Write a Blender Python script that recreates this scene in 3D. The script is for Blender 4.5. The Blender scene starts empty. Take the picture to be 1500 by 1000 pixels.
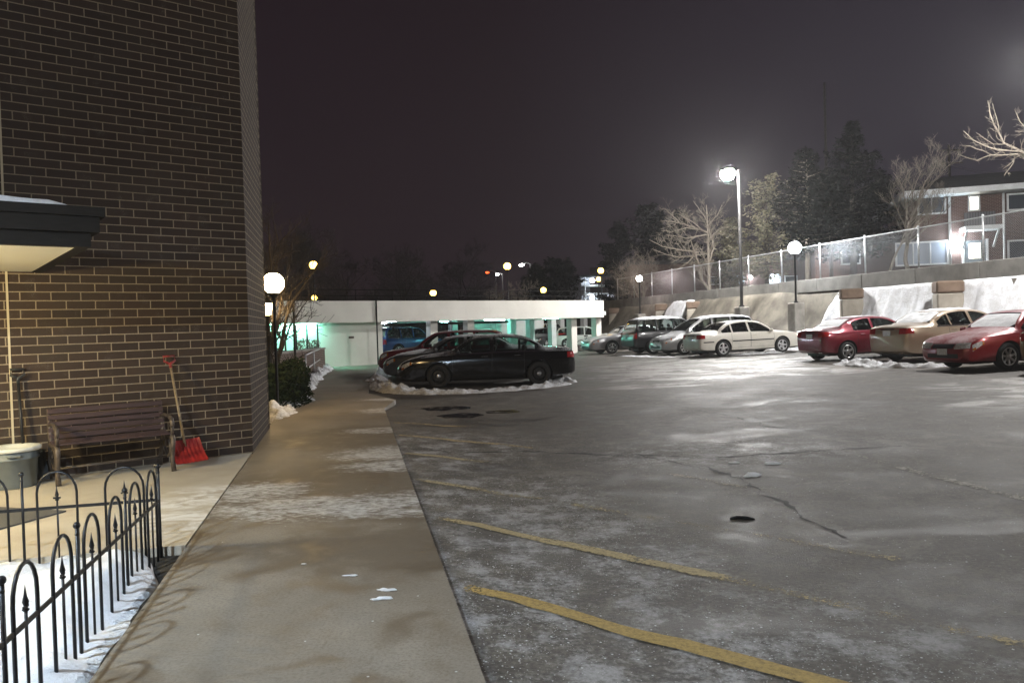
import bpy, bmesh, math, random
from mathutils import Vector, Matrix, noise as mnoise
random.seed(11)
R = math.radians
SC = bpy.context.scene
COL = SC.collection

# ------------------------------------------------------------------ camera
FPX = 1130.0
PITCH, ROLL, EYE = R(1.065), 0.0294, 1.57
_F = Vector((0, math.cos(PITCH), -math.sin(PITCH)))
_R0 = Vector((1, 0, 0)); _U0 = _R0.cross(_F)
_RT = _R0 * math.cos(ROLL) - _U0 * math.sin(ROLL)
_UP = _U0 * math.cos(ROLL) + _R0 * math.sin(ROLL)
CAMP = Vector((0, 0, EYE))
cd = bpy.data.cameras.new('camera'); cam = bpy.data.objects.new('camera', cd); COL.objects.link(cam)
cd.sensor_width = 36; cd.lens = FPX / 1500 * 36; cd.clip_start = 0.1; cd.clip_end = 2000
m = Matrix.Identity(4)
for i, v in enumerate((_RT, _UP, -_F)):
    for k in range(3): m[k][i] = v[k]
m.translation = CAMP
cam.matrix_world = m
SC.camera = cam

def ray(px, py):
    return _F + _RT * ((px - 750) / FPX) + _UP * ((500 - py) / FPX)
def at(px, py, Y):
    d = ray(px, py); return CAMP + d * (Y / d.y)
def gnd(px, py, z=0.0):
    d = ray(px, py); return CAMP + d * ((z - EYE) / d.z)
def lotz(x):
    x = max(0.0, x); return -0.1 + 0.02 * min(x, 18)
def lotz2(x, y):                       # the asphalt rises to the walk along its edge
    d = max(0.0, x - (.525 - .2019 * y)); f = max(0.0, min(1.0, (17 - y) / 2))
    return lotz(x) + .078 * max(0.0, 1 - d / .9) * f
def lot(px, py):
    z = -0.1
    for _ in range(6):
        p = gnd(px, py, z); z = lotz2(p.x, p.y)
    return p

# ------------------------------------------------------------------ tagging
def tag(o, label=None, cat=None, group=None, kind=None):
    if label: o['label'] = label
    if cat: o['category'] = cat
    if group: o['group'] = group
    if kind: o['kind'] = kind
    return o
def thing(name, label, cat, loc=(0, 0, 0), rz=0.0, group=None):
    o = bpy.data.objects.new(name, None); COL.objects.link(o)
    o.location = loc; o.rotation_euler = (0, 0, rz); o.empty_display_size = .2
    return tag(o, label, cat, group)

# ------------------------------------------------------------------ mesh builder
class MB:
    def __init__(s): s.v = []; s.f = []; s.mi = []; s.sm = []
    def add(s, vs, fs, mi=0, smooth=False, M=None):
        o = len(s.v)
        s.v.extend([(M @ Vector(v)) if M is not None else Vector(v) for v in vs])
        for f in fs:
            s.f.append([i + o for i in f]); s.mi.append(mi); s.sm.append(smooth)
    def box(s, c, size, rz=0.0, mi=0, M=None, bevel=0.0):
        x, y, z = (k / 2 for k in size)
        if bevel > 0:
            b = min(bevel, x * .9, y * .9, z * .9)
            vs = []; 
            for sz in (-1, 1):
                for sx, sy in ((-1, -1), (1, -1), (1, 1), (-1, 1)):
                    vs += [(sx * (x - b), sy * (y - b), sz * z), (sx * x, sy * (y - b), sz * (z - b)), (sx * (x - b), sy * y, sz * (z - b))]
            bm = bmesh.new()
            for v in vs: bm.verts.new(v)
            bmesh.ops.convex_hull(bm, input=bm.verts)
            bm.verts.ensure_lookup_table(); bm.verts.index_update()
            T = Matrix.Translation(c) @ Matrix.Rotation(rz, 4, 'Z')
            if M is not None: T = M @ T
            s.add([v.co.copy() for v in bm.verts], [[v.index for v in f.verts] for f in bm.faces], mi, False, T); bm.free(); return
        vs = [(-x, -y, -z), (x, -y, -z), (x, y, -z), (-x, y, -z), (-x, -y, z), (x, -y, z), (x, y, z), (-x, y, z)]
        fs = [(0, 3, 2, 1), (4, 5, 6, 7), (0, 1, 5, 4), (1, 2, 6, 5), (2, 3, 7, 6), (3, 0, 4, 7)]
        T = Matrix.Translation(c) @ Matrix.Rotation(rz, 4, 'Z')
        if M is not None: T = M @ T
        s.add(vs, fs, mi, False, T)
    def bar(s, a, b, w, h, mi=0):            # box beam between two points
        a = Vector(a); b = Vector(b); d = b - a; L = d.length
        T = Matrix.Translation((a + b) / 2) @ d.to_track_quat('X', 'Z').to_matrix().to_4x4()
        s.box((0, 0, 0), (L, w, h), 0, mi, T)
    def tube(s, pts, rad, n=6, mi=0, caps=True, smooth=True):
        pts = [Vector(p) for p in pts]; k = len(pts)
        if not hasattr(rad, '__len__'): rad = [rad] * k
        vs = []; fs = []; ref = None
        for i, p in enumerate(pts):
            t = (pts[min(i + 1, k - 1)] - pts[max(i - 1, 0)])
            if t.length < 1e-9: t = Vector((0, 0, 1))
            t.normalize()
            if ref is None:
                ref = Vector((1, 0, 0)) if abs(t.x) < .8 else Vector((0, 1, 0))
            u = (ref - t * ref.dot(t))
            if u.length < 1e-6: u = t.orthogonal()
            u.normalize(); w = t.cross(u); ref = u
            for j in range(n):
                a = 2 * math.pi * j / n
                vs.append(p + (u * math.cos(a) + w * math.sin(a)) * rad[i])
        for i in range(k - 1):
            for j in range(n):
                fs.append((i * n + j, i * n + (j + 1) % n, (i + 1) * n + (j + 1) % n, (i + 1) * n + j))
        if caps and n > 2:
            fs.append(tuple(reversed(range(n)))); fs.append(tuple(range((k - 1) * n, k * n)))
        s.add(vs, fs, mi, smooth)
    def lathe(s, prof, c=(0, 0, 0), n=24, mi=0, smooth=True, M=None, cap=True):
        vs = []; fs = []; k = len(prof)
        for r, z in prof:
            for j in range(n):
                a = 2 * math.pi * j / n; vs.append((r * math.cos(a), r * math.sin(a), z))
        for i in range(k - 1):
            for j in range(n):
                fs.append((i * n + j, i * n + (j + 1) % n, (i + 1) * n + (j + 1) % n, (i + 1) * n + j))
        if cap:
            if prof[0][0] > 1e-4: fs.append(tuple(reversed(range(n))))
            if prof[-1][0] > 1e-4: fs.append(tuple(range((k - 1) * n, k * n)))
        T = Matrix.Translation(c)
        if M is not None: T = M @ T
        s.add(vs, fs, mi, smooth, T)
    def sphere(s, c, r, n=16, m=10, mi=0, sc=(1, 1, 1)):
        vs = [Vector((0, 0, -1))]; fs = []
        for i in range(1, m):
            th = math.pi * i / m
            for j in range(n):
                a = 2 * math.pi * j / n
                vs.append(Vector((math.sin(th) * math.cos(a), math.sin(th) * math.sin(a), -math.cos(th))))
        vs.append(Vector((0, 0, 1)))
        for j in range(n): fs.append((0, 1 + (j + 1) % n, 1 + j))
        for i in range(m - 2):
            for j in range(n):
                a = 1 + i * n; fs.append((a + j, a + (j + 1) % n, a + n + (j + 1) % n, a + n + j))
        a = 1 + (m - 2) * n
        for j in range(n): fs.append((a + j, a + (j + 1) % n, len(vs) - 1))
        s.add([Vector(c) + Vector((v.x * r * sc[0], v.y * r * sc[1], v.z * r * sc[2])) for v in vs], fs, mi, True)
    def poly_prism(s, pts, z0, z1, mi=0):
        n = len(pts)
        vs = [(p[0], p[1], z0) for p in pts] + [(p[0], p[1], z1) for p in pts]
        fs = [tuple(reversed(range(n))), tuple(range(n, 2 * n))] + [(i, (i + 1) % n, n + (i + 1) % n, n + i) for i in range(n)]
        s.add(vs, fs, mi)
    def sheet(s, grid, mi=0, smooth=True):   # grid[i][j] of points
        n = len(grid); k = len(grid[0])
        vs = [p for r in grid for p in r]
        fs = [(i * k + j, (i + 1) * k + j, (i + 1) * k + j + 1, i * k + j + 1) for i in range(n - 1) for j in range(k - 1)]
        s.add(vs, fs, mi, smooth)
    def build(s, name, mats, parent=None, fixn=True, sharp=None):
        me = bpy.data.meshes.new(name)
        me.from_pydata([tuple(v) for v in s.v], [], s.f)
        if not isinstance(mats, (list, tuple)): mats = [mats]
        for x in mats: me.materials.append(x)
        me.polygons.foreach_set('material_index', s.mi)
        me.polygons.foreach_set('use_smooth', s.sm)
        if fixn:
            bm = bmesh.new(); bm.from_mesh(me); bmesh.ops.recalc_face_normals(bm, faces=bm.faces); bm.to_mesh(me); bm.free()
        if sharp: me.set_sharp_from_angle(angle=R(sharp))
        me.update()
        o = bpy.data.objects.new(name, me); COL.objects.link(o)
        if parent: o.parent = parent
        return o
def children(o): return [c for c in bpy.data.objects if c.parent == o]
def copy_tree(o, parent=None):
    c = o.copy(); COL.objects.link(c); c.parent = parent
    for ch in list(o.children): copy_tree(ch, c)
    return c

# ------------------------------------------------------------------ materials
class NT:
    def __init__(s, name):
        s.m = bpy.data.materials.new(name); s.m.use_nodes = True; s.t = s.m.node_tree
        s.b = s.t.nodes['Principled BSDF']; s.out = s.t.nodes['Material Output']
    def n(s, typ, **kw):
        x = s.t.nodes.new(typ)
        for k, v in kw.items():
            if k.startswith('i_'):
                key = k[2:]; key = int(key) if key.isdigit() else key.replace('_', ' ')
                x.inputs[key].default_value = v
            else: setattr(x, k, v)
        return x
    def l(s, a, b): s.t.links.new(a, b)
    def pos(s): return s.n('ShaderNodeNewGeometry').outputs['Position']
    def obj(s): return s.n('ShaderNodeTexCoord').outputs['Object']
    def map(s, vec, scale=(1, 1, 1), rot=(0, 0, 0), loc=(0, 0, 0)):
        x = s.n('ShaderNodeMapping'); x.inputs['Scale'].default_value = scale; x.inputs['Rotation'].default_value = rot; x.inputs['Location'].default_value = loc
        s.l(vec, x.inputs['Vector']); return x.outputs[0]
    def noise(s, vec, scale, detail=6, rough=.55, dist=0.0):
        x = s.n('ShaderNodeTexNoise'); x.inputs['Scale'].default_value = scale; x.inputs['Detail'].default_value = detail
        x.inputs['Roughness'].default_value = rough; x.inputs['Distortion'].default_value = dist
        s.l(vec, x.inputs['Vector']); return x.outputs['Fac']
    def ramp(s, fac, a, b, va=0.0, vb=1.0):
        x = s.n('ShaderNodeMapRange'); x.interpolation_type = 'SMOOTHSTEP'
        x.inputs[1].default_value = a; x.inputs[2].default_value = b; x.inputs[3].default_value = va; x.inputs[4].default_value = vb
        s.l(fac, x.inputs[0]); return x.outputs[0]
    def math(s, op, a, b=None, c=None):
        x = s.n('ShaderNodeMath', operation=op)
        for i, q in enumerate((a, b, c)):
            if q is None: continue
            if isinstance(q, (int, float)): x.inputs[i].default_value = q
            else: s.l(q, x.inputs[i])
        return x.outputs[0]
    def mix(s, fac, a, b):
        x = s.n('ShaderNodeMix', data_type='RGBA')
        for i, q in ((0, fac), (6, a), (7, b)):
            if isinstance(q, (int, float)): x.inputs[i].default_value = q
            elif isinstance(q, tuple): x.inputs[i].default_value = (*q, 1) if len(q) == 3 else q
            else: s.l(q, x.inputs[i])
        return x.outputs[2]
    def bump(s, h, strength=.3, dist=.01, normal=None):
        x = s.n('ShaderNodeBump'); x.inputs['Strength'].default_value = strength; x.inputs['Distance'].default_value = dist
        s.l(h, x.inputs['Height'])
        if normal: s.l(normal, x.inputs['Normal'])
        return x.outputs[0]
    def set(s, **kw):
        for k, v in kw.items():
            key = {'col': 'Base Color', 'rough': 'Roughness', 'metal': 'Metallic', 'normal': 'Normal', 'coat': 'Coat Weight', 'spec': 'Specular IOR Level', 'alpha': 'Alpha', 'trans': 'Transmission Weight',
                   'em': 'Emission Color', 'es': 'Emission Strength', 'coatr': 'Coat Roughness', 'sss': 'Subsurface Weight'}[k]
            if isinstance(v, (int, float)): s.b.inputs[key].default_value = v
            elif isinstance(v, tuple): s.b.inputs[key].default_value = (*v, 1) if len(v) == 3 else v
            else: s.l(v, s.b.inputs[key])
        return s.m

def plain(name, col, rough=.6, metal=0.0, var=.25, scale=8, bump=0.0, bscale=60, spec=.5, coat=0.0):
    k = NT(name); p = k.obj()
    n = k.noise(p, scale, 6, .6)
    lo = tuple(c * (1 - var) for c in col); hi = tuple(min(1, c * (1 + var)) for c in col)
    k.set(col=k.mix(k.ramp(n, .3, .7), lo, hi), rough=k.ramp(n, .2, .8, max(.02, rough - .08), min(1, rough + .08)), metal=metal, spec=spec, coat=coat)
    if bump: k.set(normal=k.bump(k.noise(p, bscale, 4), bump, .01))
    return k.m
def emit(name, col, strength):
    k = NT(name); k.set(col=(.8, .8, .8), em=col, es=strength); return k.m
def glassmat(name, tint=(.35, .4, .4), through=.55, rough=.03):
    k = NT(name)
    tr = k.n('ShaderNodeBsdfTransparent'); tr.inputs[0].default_value = (*tint, 1)
    gl = k.n('ShaderNodeBsdfGlossy'); gl.inputs['Roughness'].default_value = rough; gl.inputs['Color'].default_value = (.9, .9, .9, 1)
    fr = k.n('ShaderNodeFresnel'); fr.inputs[0].default_value = 1.5
    f2 = k.math('MULTIPLY_ADD', fr.outputs[0], .9, .03)
    mx = k.n('ShaderNodeMixShader'); k.l(f2, mx.inputs[0]); k.l(tr.outputs[0], mx.inputs[1]); k.l(gl.outputs[0], mx.inputs[2])
    k.l(mx.outputs[0], k.out.inputs['Surface']); return k.m
# ------------------------------------------------------------------ cars
def pchip(pts):
    xs = [p[0] for p in pts]; ys = [p[1] for p in pts]; n = len(xs)
    h = [xs[i + 1] - xs[i] for i in range(n - 1)]; d = [(ys[i + 1] - ys[i]) / h[i] for i in range(n - 1)]
    ms = [d[0]] + [0.0] * (n - 2) + [d[-1]]
    for i in range(1, n - 1):
        if d[i - 1] * d[i] > 0:
            w1 = 2 * h[i] + h[i - 1]; w2 = h[i] + 2 * h[i - 1]; ms[i] = (w1 + w2) / (w1 / d[i - 1] + w2 / d[i])
    def f(x):
        if x <= xs[0]: return ys[0]
        if x >= xs[-1]: return ys[-1]
        i = 0
        while xs[i + 1] < x: i += 1
        t = (x - xs[i]) / h[i]
        return ((1 + 2 * t) * (1 - t) ** 2 * ys[i] + t * (1 - t) ** 2 * h[i] * ms[i] + t * t * (3 - 2 * t) * ys[i + 1] + t * t * (t - 1) * h[i] * ms[i + 1])
    return f
def sstep(a, b, x):
    t = max(0.0, min(1.0, (x - a) / (b - a))); return t * t * (3 - 2 * t)
def lerp(a, b, t): return a + (b - a) * t

def temp_obj(mb, mats):
    o = mb.build('tmp', mats); return o
def boolean(o, cutter, op='DIFFERENCE'):
    md = o.modifiers.new('b', 'BOOLEAN'); md.operation = op; md.object = cutter; md.solver = 'EXACT'
    dg = bpy.context.evaluated_depsgraph_get()
    me = bpy.data.meshes.new_from_object(o.evaluated_get(dg)); o.modifiers.clear()
    old = o.data; o.data = me; bpy.data.meshes.remove(old)
    cm = cutter.data; bpy.data.objects.remove(cutter); bpy.data.meshes.remove(cm)

CM = {}
def car_mats():
    CM['tyre'] = plain('tyre_rubber', (.018, .018, .018), .8, var=.4, scale=20, bump=.2)
    CM['dark'] = plain('black_trim', (.012, .012, .013), .55, var=.3)
    CM['inside'] = plain('car_interior', (.05, .048, .045), .8, var=.3)
    CM['seat'] = plain('seat_cloth', (.11, .105, .1), .9, var=.2)
    CM['glass'] = glassmat('car_glass', (.62, .68, .66))
    CM['alloy'] = plain('alloy_rim', (.55, .55, .56), .32, .85, var=.2)
    CM['steel'] = plain('black_steel_rim', (.02, .02, .02), .5, .3, var=.3)
    CM['chrome'] = plain('chrome_trim', (.7, .7, .7), .15, 1.0, var=.1)
    CM['red'] = plain('tail_lens', (.32, .012, .012), .12, 0, var=.3, scale=40, coat=.6)
    CM['amber'] = plain('amber_lens', (.42, .13, .012), .15, 0, var=.3, scale=40, coat=.6)
    CM['lens'] = plain('headlight_lens', (.72, .73, .73), .12, .35, var=.35, scale=22, coat=1.0)
    CM['plate'] = plain('plate_white', (.55, .57, .6), .5, var=.2, scale=30)
    k = NT('frost_snow'); p = k.pos(); n = k.noise(p, 14, 8, .65)
    k.set(col=k.mix(n, (.55, .57, .6), (.85, .86, .88)), rough=.75, normal=k.bump(n, .6, .02)); CM['snow'] = k.m
def paint(name, col, metal=.35, rough=.3, frost=.0, grime=.5):
    k = NT(name); p = k.obj()
    geo = k.n('ShaderNodeNewGeometry'); sep = k.n('ShaderNodeSeparateXYZ'); k.l(geo.outputs['Normal'], sep.inputs[0])
    so = k.n('ShaderNodeSeparateXYZ'); k.l(p, so.inputs[0])
    n1 = k.noise(p, 2.2, 7, .62); n2 = k.noise(p, 26, 5, .6)
    # road salt film: strongest low on the body, broken up by noise
    low = k.ramp(so.outputs[2], .2, .85, 1, 0)
    g = k.math('MULTIPLY', low, k.ramp(n1, .32, .72)); g = k.math('MULTIPLY', g, grime)
    dirt = tuple(.13 + .35 * c for c in col)
    c1 = k.mix(g, col, dirt)
    # frost on surfaces that face the sky
    up = k.ramp(sep.outputs[2], .45, .93)
    fr = k.math('MULTIPLY', up, k.ramp(k.math('MULTIPLY_ADD', n2, .45, k.math('MULTIPLY', n1, .7)), .42, .72)); fr = k.math('MULTIPLY', fr, frost)
    c2 = k.mix(fr, c1, (.72, .74, .77))
    ro = k.math('ADD', rough, k.math('MULTIPLY', k.math('MAXIMUM', g, fr), .5))
    me = k.math('MULTIPLY', k.math('SUBTRACT', 1.0, k.math('MAXIMUM', g, fr)), metal)
    k.set(col=c2, rough=ro, metal=me, coat=.5, coatr=.08)
    return k.m

SEDAN = dict(L=5.05, W=1.85, H=1.47, axles=(.205, .765), wr=.335,
    top=[(0, .74), (.010, .93), (.028, 1.02), (.09, 1.065), (.155, 1.085), (.20, 1.20), (.265, 1.375), (.34, 1.455), (.43, 1.475), (.52, 1.46), (.575, 1.41), (.63, 1.27), (.70, 1.05), (.74, 1.005), (.85, .93), (.93, .84), (.975, .74), (1, .60)],
    belt=[(0, .95), (.3, .965), (.7, .915), (1, .80)],
    width=[(0, .74), (.01, .84), (.035, .91), (.10, .965), (.25, 1), (.75, 1), (.88, .97), (.95, .90), (.985, .80), (1, .68)],
    bot=[(0, .36), (.03, .27), (.2, .22), (.8, .20), (.97, .22), (1, .30)],
    wr_roof=.60, wins=[(.215, .305), (.315, .455), (.475, .66)], doors=[(.285, .462), (.468, .685)], cowl=.70, rfront=.565, rrear=.30, rbase=.165)
def variant(base, **kw):
    d = dict(base); d.update(kw); return d
SUV = dict(L=4.85, W=1.88, H=1.80, axles=(.205, .775), wr=.37,
    top=[(0, .80), (.012, 1.02), (.025, 1.12), (.045, 1.45), (.075, 1.70), (.12, 1.775), (.3, 1.80), (.48, 1.79), (.56, 1.74), (.62, 1.57), (.70, 1.20), (.735, 1.13), (.86, 1.07), (.94, 1.0), (.98, .88), (1, .70)],
    belt=[(0, 1.10), (.3, 1.10), (.7, 1.06), (1, .95)],
    width=[(0, .82), (.012, .90), (.04, .95), (.12, .985), (.25, 1), (.75, 1), (.88, .975), (.95, .92), (.985, .84), (1, .74)],
    bot=[(0, .42), (.03, .34), (.2, .29), (.8, .28), (.97, .29), (1, .38)],
    wr_roof=.70, wins=[(.065, .255), (.27, .445), (.465, .655)], doors=[(.262, .455), (.46, .69)], cowl=.70, rfront=.56, rrear=.09, rbase=.03)
VAN = dict(L=5.05, W=1.85, H=1.74, axles=(.20, .79), wr=.34,
    top=[(0, .74), (.012, .98), (.025, 1.10), (.05, 1.45), (.085, 1.66), (.14, 1.72), (.32, 1.74), (.5, 1.72), (.575, 1.65), (.65, 1.47), (.785, 1.06), (.82, 1.0), (.90, .92), (.955, .82), (.985, .70), (1, .56)],
    belt=[(0, 1.0), (.3, .99), (.7, .95), (1, .75)],
    width=[(0, .80), (.012, .89), (.04, .95), (.12, .985), (.25, 1), (.72, 1), (.86, .97), (.94, .90), (.98, .80), (1, .70)],
    bot=[(0, .36), (.03, .26), (.2, .2), (.8, .2), (.97, .21), (1, .28)],
    wr_roof=.68, wins=[(.07, .28), (.30, .475), (.495, .70)], doors=[(.29, .485), (.49, .735)], cowl=.775, rfront=.575, rrear=.10, rbase=.03)

class CarShape:
    def __init__(s, S):
        s.S = S; s.top = pchip(S['top']); s.belt = pchip(S['belt']); s.wd = pchip(S['width']); s.bot = pchip(S['bot'])
        s.W2 = S['W'] / 2; s.L = S['L']
        bl = s.belt(.45)
        s.tum = (.955 * s.W2 - S['wr_roof'] * s.W2 * 1.0) / max(.2, S['H'] - bl) * .8
        st = set(round(i / 70, 5) for i in range(71))
        st |= {0.0, .004, .010, .018, .03, .045, .97, .98, .988, .995, 1.0}
        for a, b in S['doors']: st |= {a, b}
        st |= {S['cowl'], S['rfront'], S['rrear'], S['rbase']}
        st = sorted(st); out = [st[0]]
        for q in st[1:]:
            if q - out[-1] > .0025: out.append(q)
        out[-1] = 1.0; s.st = out
    def fx(s, f): return (f - .5) * s.L
    def xf(s, x): return x / s.L + .5
    def sec(s, f):
        zt = s.top(f); zs = min(s.belt(f), zt - .03); zb = s.bot(f); w = s.W2 * s.wd(f); g = zt - zs; q = sstep(.07, .28, g); h = zs - zb
        P = [(0, zb), (.80 * w, zb), (.945 * w, zb + .05), (.978 * w, zb + .33 * h), (.985 * w, zb + .48 * h), (1.0 * w, zb + .60 * h), (.995 * w, zb + .78 * h), (.975 * w, zb + .93 * h), (.95 * w, zs)]
        hy = (.90, .80, .68, .53, .36, .18, 0); hz = (.42, .66, .80, .90, .96, .99, 1)
        ys = lambda z: .95 * w - .02 - s.tum * (z - zs)
        cz = (.28, .58, .86, .955, .985, .997, 1.0)
        yc = ys(zs + .955 * g) - .035 - .03 * g
        cy = (ys(zs + .28 * g), ys(zs + .58 * g), ys(zs + .86 * g) - .005, yc, yc * .68, yc * .35, 0)
        for a in range(7):
            P.append((lerp(.95 * w * hy[a], cy[a], q), zs + g * lerp(hz[a], cz[a], q)))
        return P
    def ymax(s, f, z):
        P = s.sec(f)[1:]
        if z < P[0][1]: return -1
        for i in range(len(P) - 1):
            if P[i][1] <= z <= P[i + 1][1] + 1e-9:
                dz = P[i + 1][1] - P[i][1]
                return lerp(P[i][0], P[i + 1][0], (z - P[i][1]) / dz if dz > 1e-6 else 0)
        return -1
    def endx(s, y, z, front=True):
        for i in range(0, 400):
            f = 1 - i / 1600 if front else i / 1600
            if s.ymax(f, z) >= abs(y): return s.fx(f)
        return s.fx(.8 if front else .2)
    def loft(s, inset=0.0, frange=None, vr=(0, 15)):
        pass

def side_patch(mb, cs, f0, f1, zfun, side, off=.006, nx=10, nz=4, mi=0):
    g = []
    for i in range(nx + 1):
        f = lerp(f0, f1, i / nx); z0, z1 = zfun(f); row = []
        for j in range(nz + 1):
            z = lerp(z0, z1, j / nz); y = cs.ymax(f, z); row.append(Vector((cs.fx(f), side * (y + off), z)))
        g.append(row)
    mb.sheet(g, mi)
def end_patch(mb, cs, y0, y1, z0, z1, front, off=.008, ny=10, nz=4, mi=0, skew=0.0, taper=0.0):
    sg = 1 if front else -1; g = []
    for i in range(ny + 1):
        t = i / ny; y = lerp(y0, y1, t); row = []
        for j in range(nz + 1):
            z = lerp(z0 + skew * t + taper * t, z1 + skew * t - taper * t, j / nz)
            row.append(Vector((cs.endx(y, z, front) + sg * off, y, z)))
        g.append(row)
    mb.sheet(g, mi)

def make_wheel(root, x, y, r, style, shared):
    side = 1 if y > 0 else -1
    key = (round(r, 3), style)
    if key not in shared:
        mb = MB(); w = .105
        mb.lathe([(r * .66, -w * .9), (r * .80, -w), (r * .94, -w * .96), (r * .985, -w * .75), (r, -w * .4), (r, w * .4), (r * .985, w * .75), (r * .94, w * .96), (r * .80, w), (r * .66, w * .9)], n=36, cap=False)
        me_t = mb.build('wheel', CM['tyre'])
        mb = MB()
        R0 = r * .67
        mb.lathe([(R0, w * .92), (R0 * .96, w * .95), (R0 * .90, w * .70), (R0 * .86, w * .2), (R0 * .3, w * .1), (0.001, w * .1)], n=30, cap=False, mi=1 if style != 'cap' else 0)
        mb.lathe([(R0 * 1.01, w * .80), (R0 * 1.01, w * .97), (R0 * .90, w * .97), (R0 * .90, w * .8)], n=30, cap=False, mi=1 if style == 'steel' else 0)
        n = {'five': 5, 'seven': 7, 'steel': 0, 'cap': 9}[style]
        for i in range(n):
            a = 2 * math.pi * i / n; d = Vector((math.cos(a), math.sin(a), 0)); t = Vector((-d.y, d.x, 0)); wd = {'five': .16, 'seven': .10, 'cap': .11}[style] * R0
            pts = [d * R0 * .15 + t * wd * 1.2, d * R0 * .92 + t * wd, d * R0 * .92 - t * wd, d * R0 * .15 - t * wd * 1.2]
            vs = [p + Vector((0, 0, w * .62)) for p in pts] + [p + Vector((0, 0, w * (.86 if k in (0, 3) else .93))) for k, p in enumerate(pts)]
            mb.add(vs, [(0, 3, 2, 1), (4, 5, 6, 7), (0, 1, 5, 4), (1, 2, 6, 5), (2, 3, 7, 6), (3, 0, 4, 7)])
        if style == 'steel':
            mb.lathe([(R0 * .86, w * .35), (R0 * .62, w * .75), (R0 * .40, w * .6), (R0 * .3, w * .62)], n=30, cap=False, mi=1)
            for i in range(10):
                a = 2 * math.pi * i / 10; mb.sphere((R0 * .72 * math.cos(a), R0 * .72 * math.sin(a), w * .62), R0 * .07, 6, 4, 1)
        mb.lathe([(R0 * .30, w * .5), (R0 * .28, w * .92), (R0 * .16, w * 1.0), (0.001, w * 1.01)], n=16, cap=False)
        me_r = mb.build('rim', [CM['alloy'], CM['steel'] if style == 'steel' else CM['dark']])
        shared[key] = (me_t.data, me_r.data); bpy.data.objects.remove(me_t); bpy.data.objects.remove(me_r)
    t, rm = shared[key]
    o = bpy.data.objects.new('wheel', t); COL.objects.link(o); o.parent = root
    o.location = (x, y, r); o.rotation_euler = (R(-90) if side > 0 else R(90), random.random() * 6, 0)
    o.rotation_euler = (R(-90) * side, 0, 0)
    q = bpy.data.objects.new('rim', rm); COL.objects.link(q); q.parent = o; q.rotation_euler = (0, 0, random.random() * 6)
    return o
SHW = {}
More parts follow.
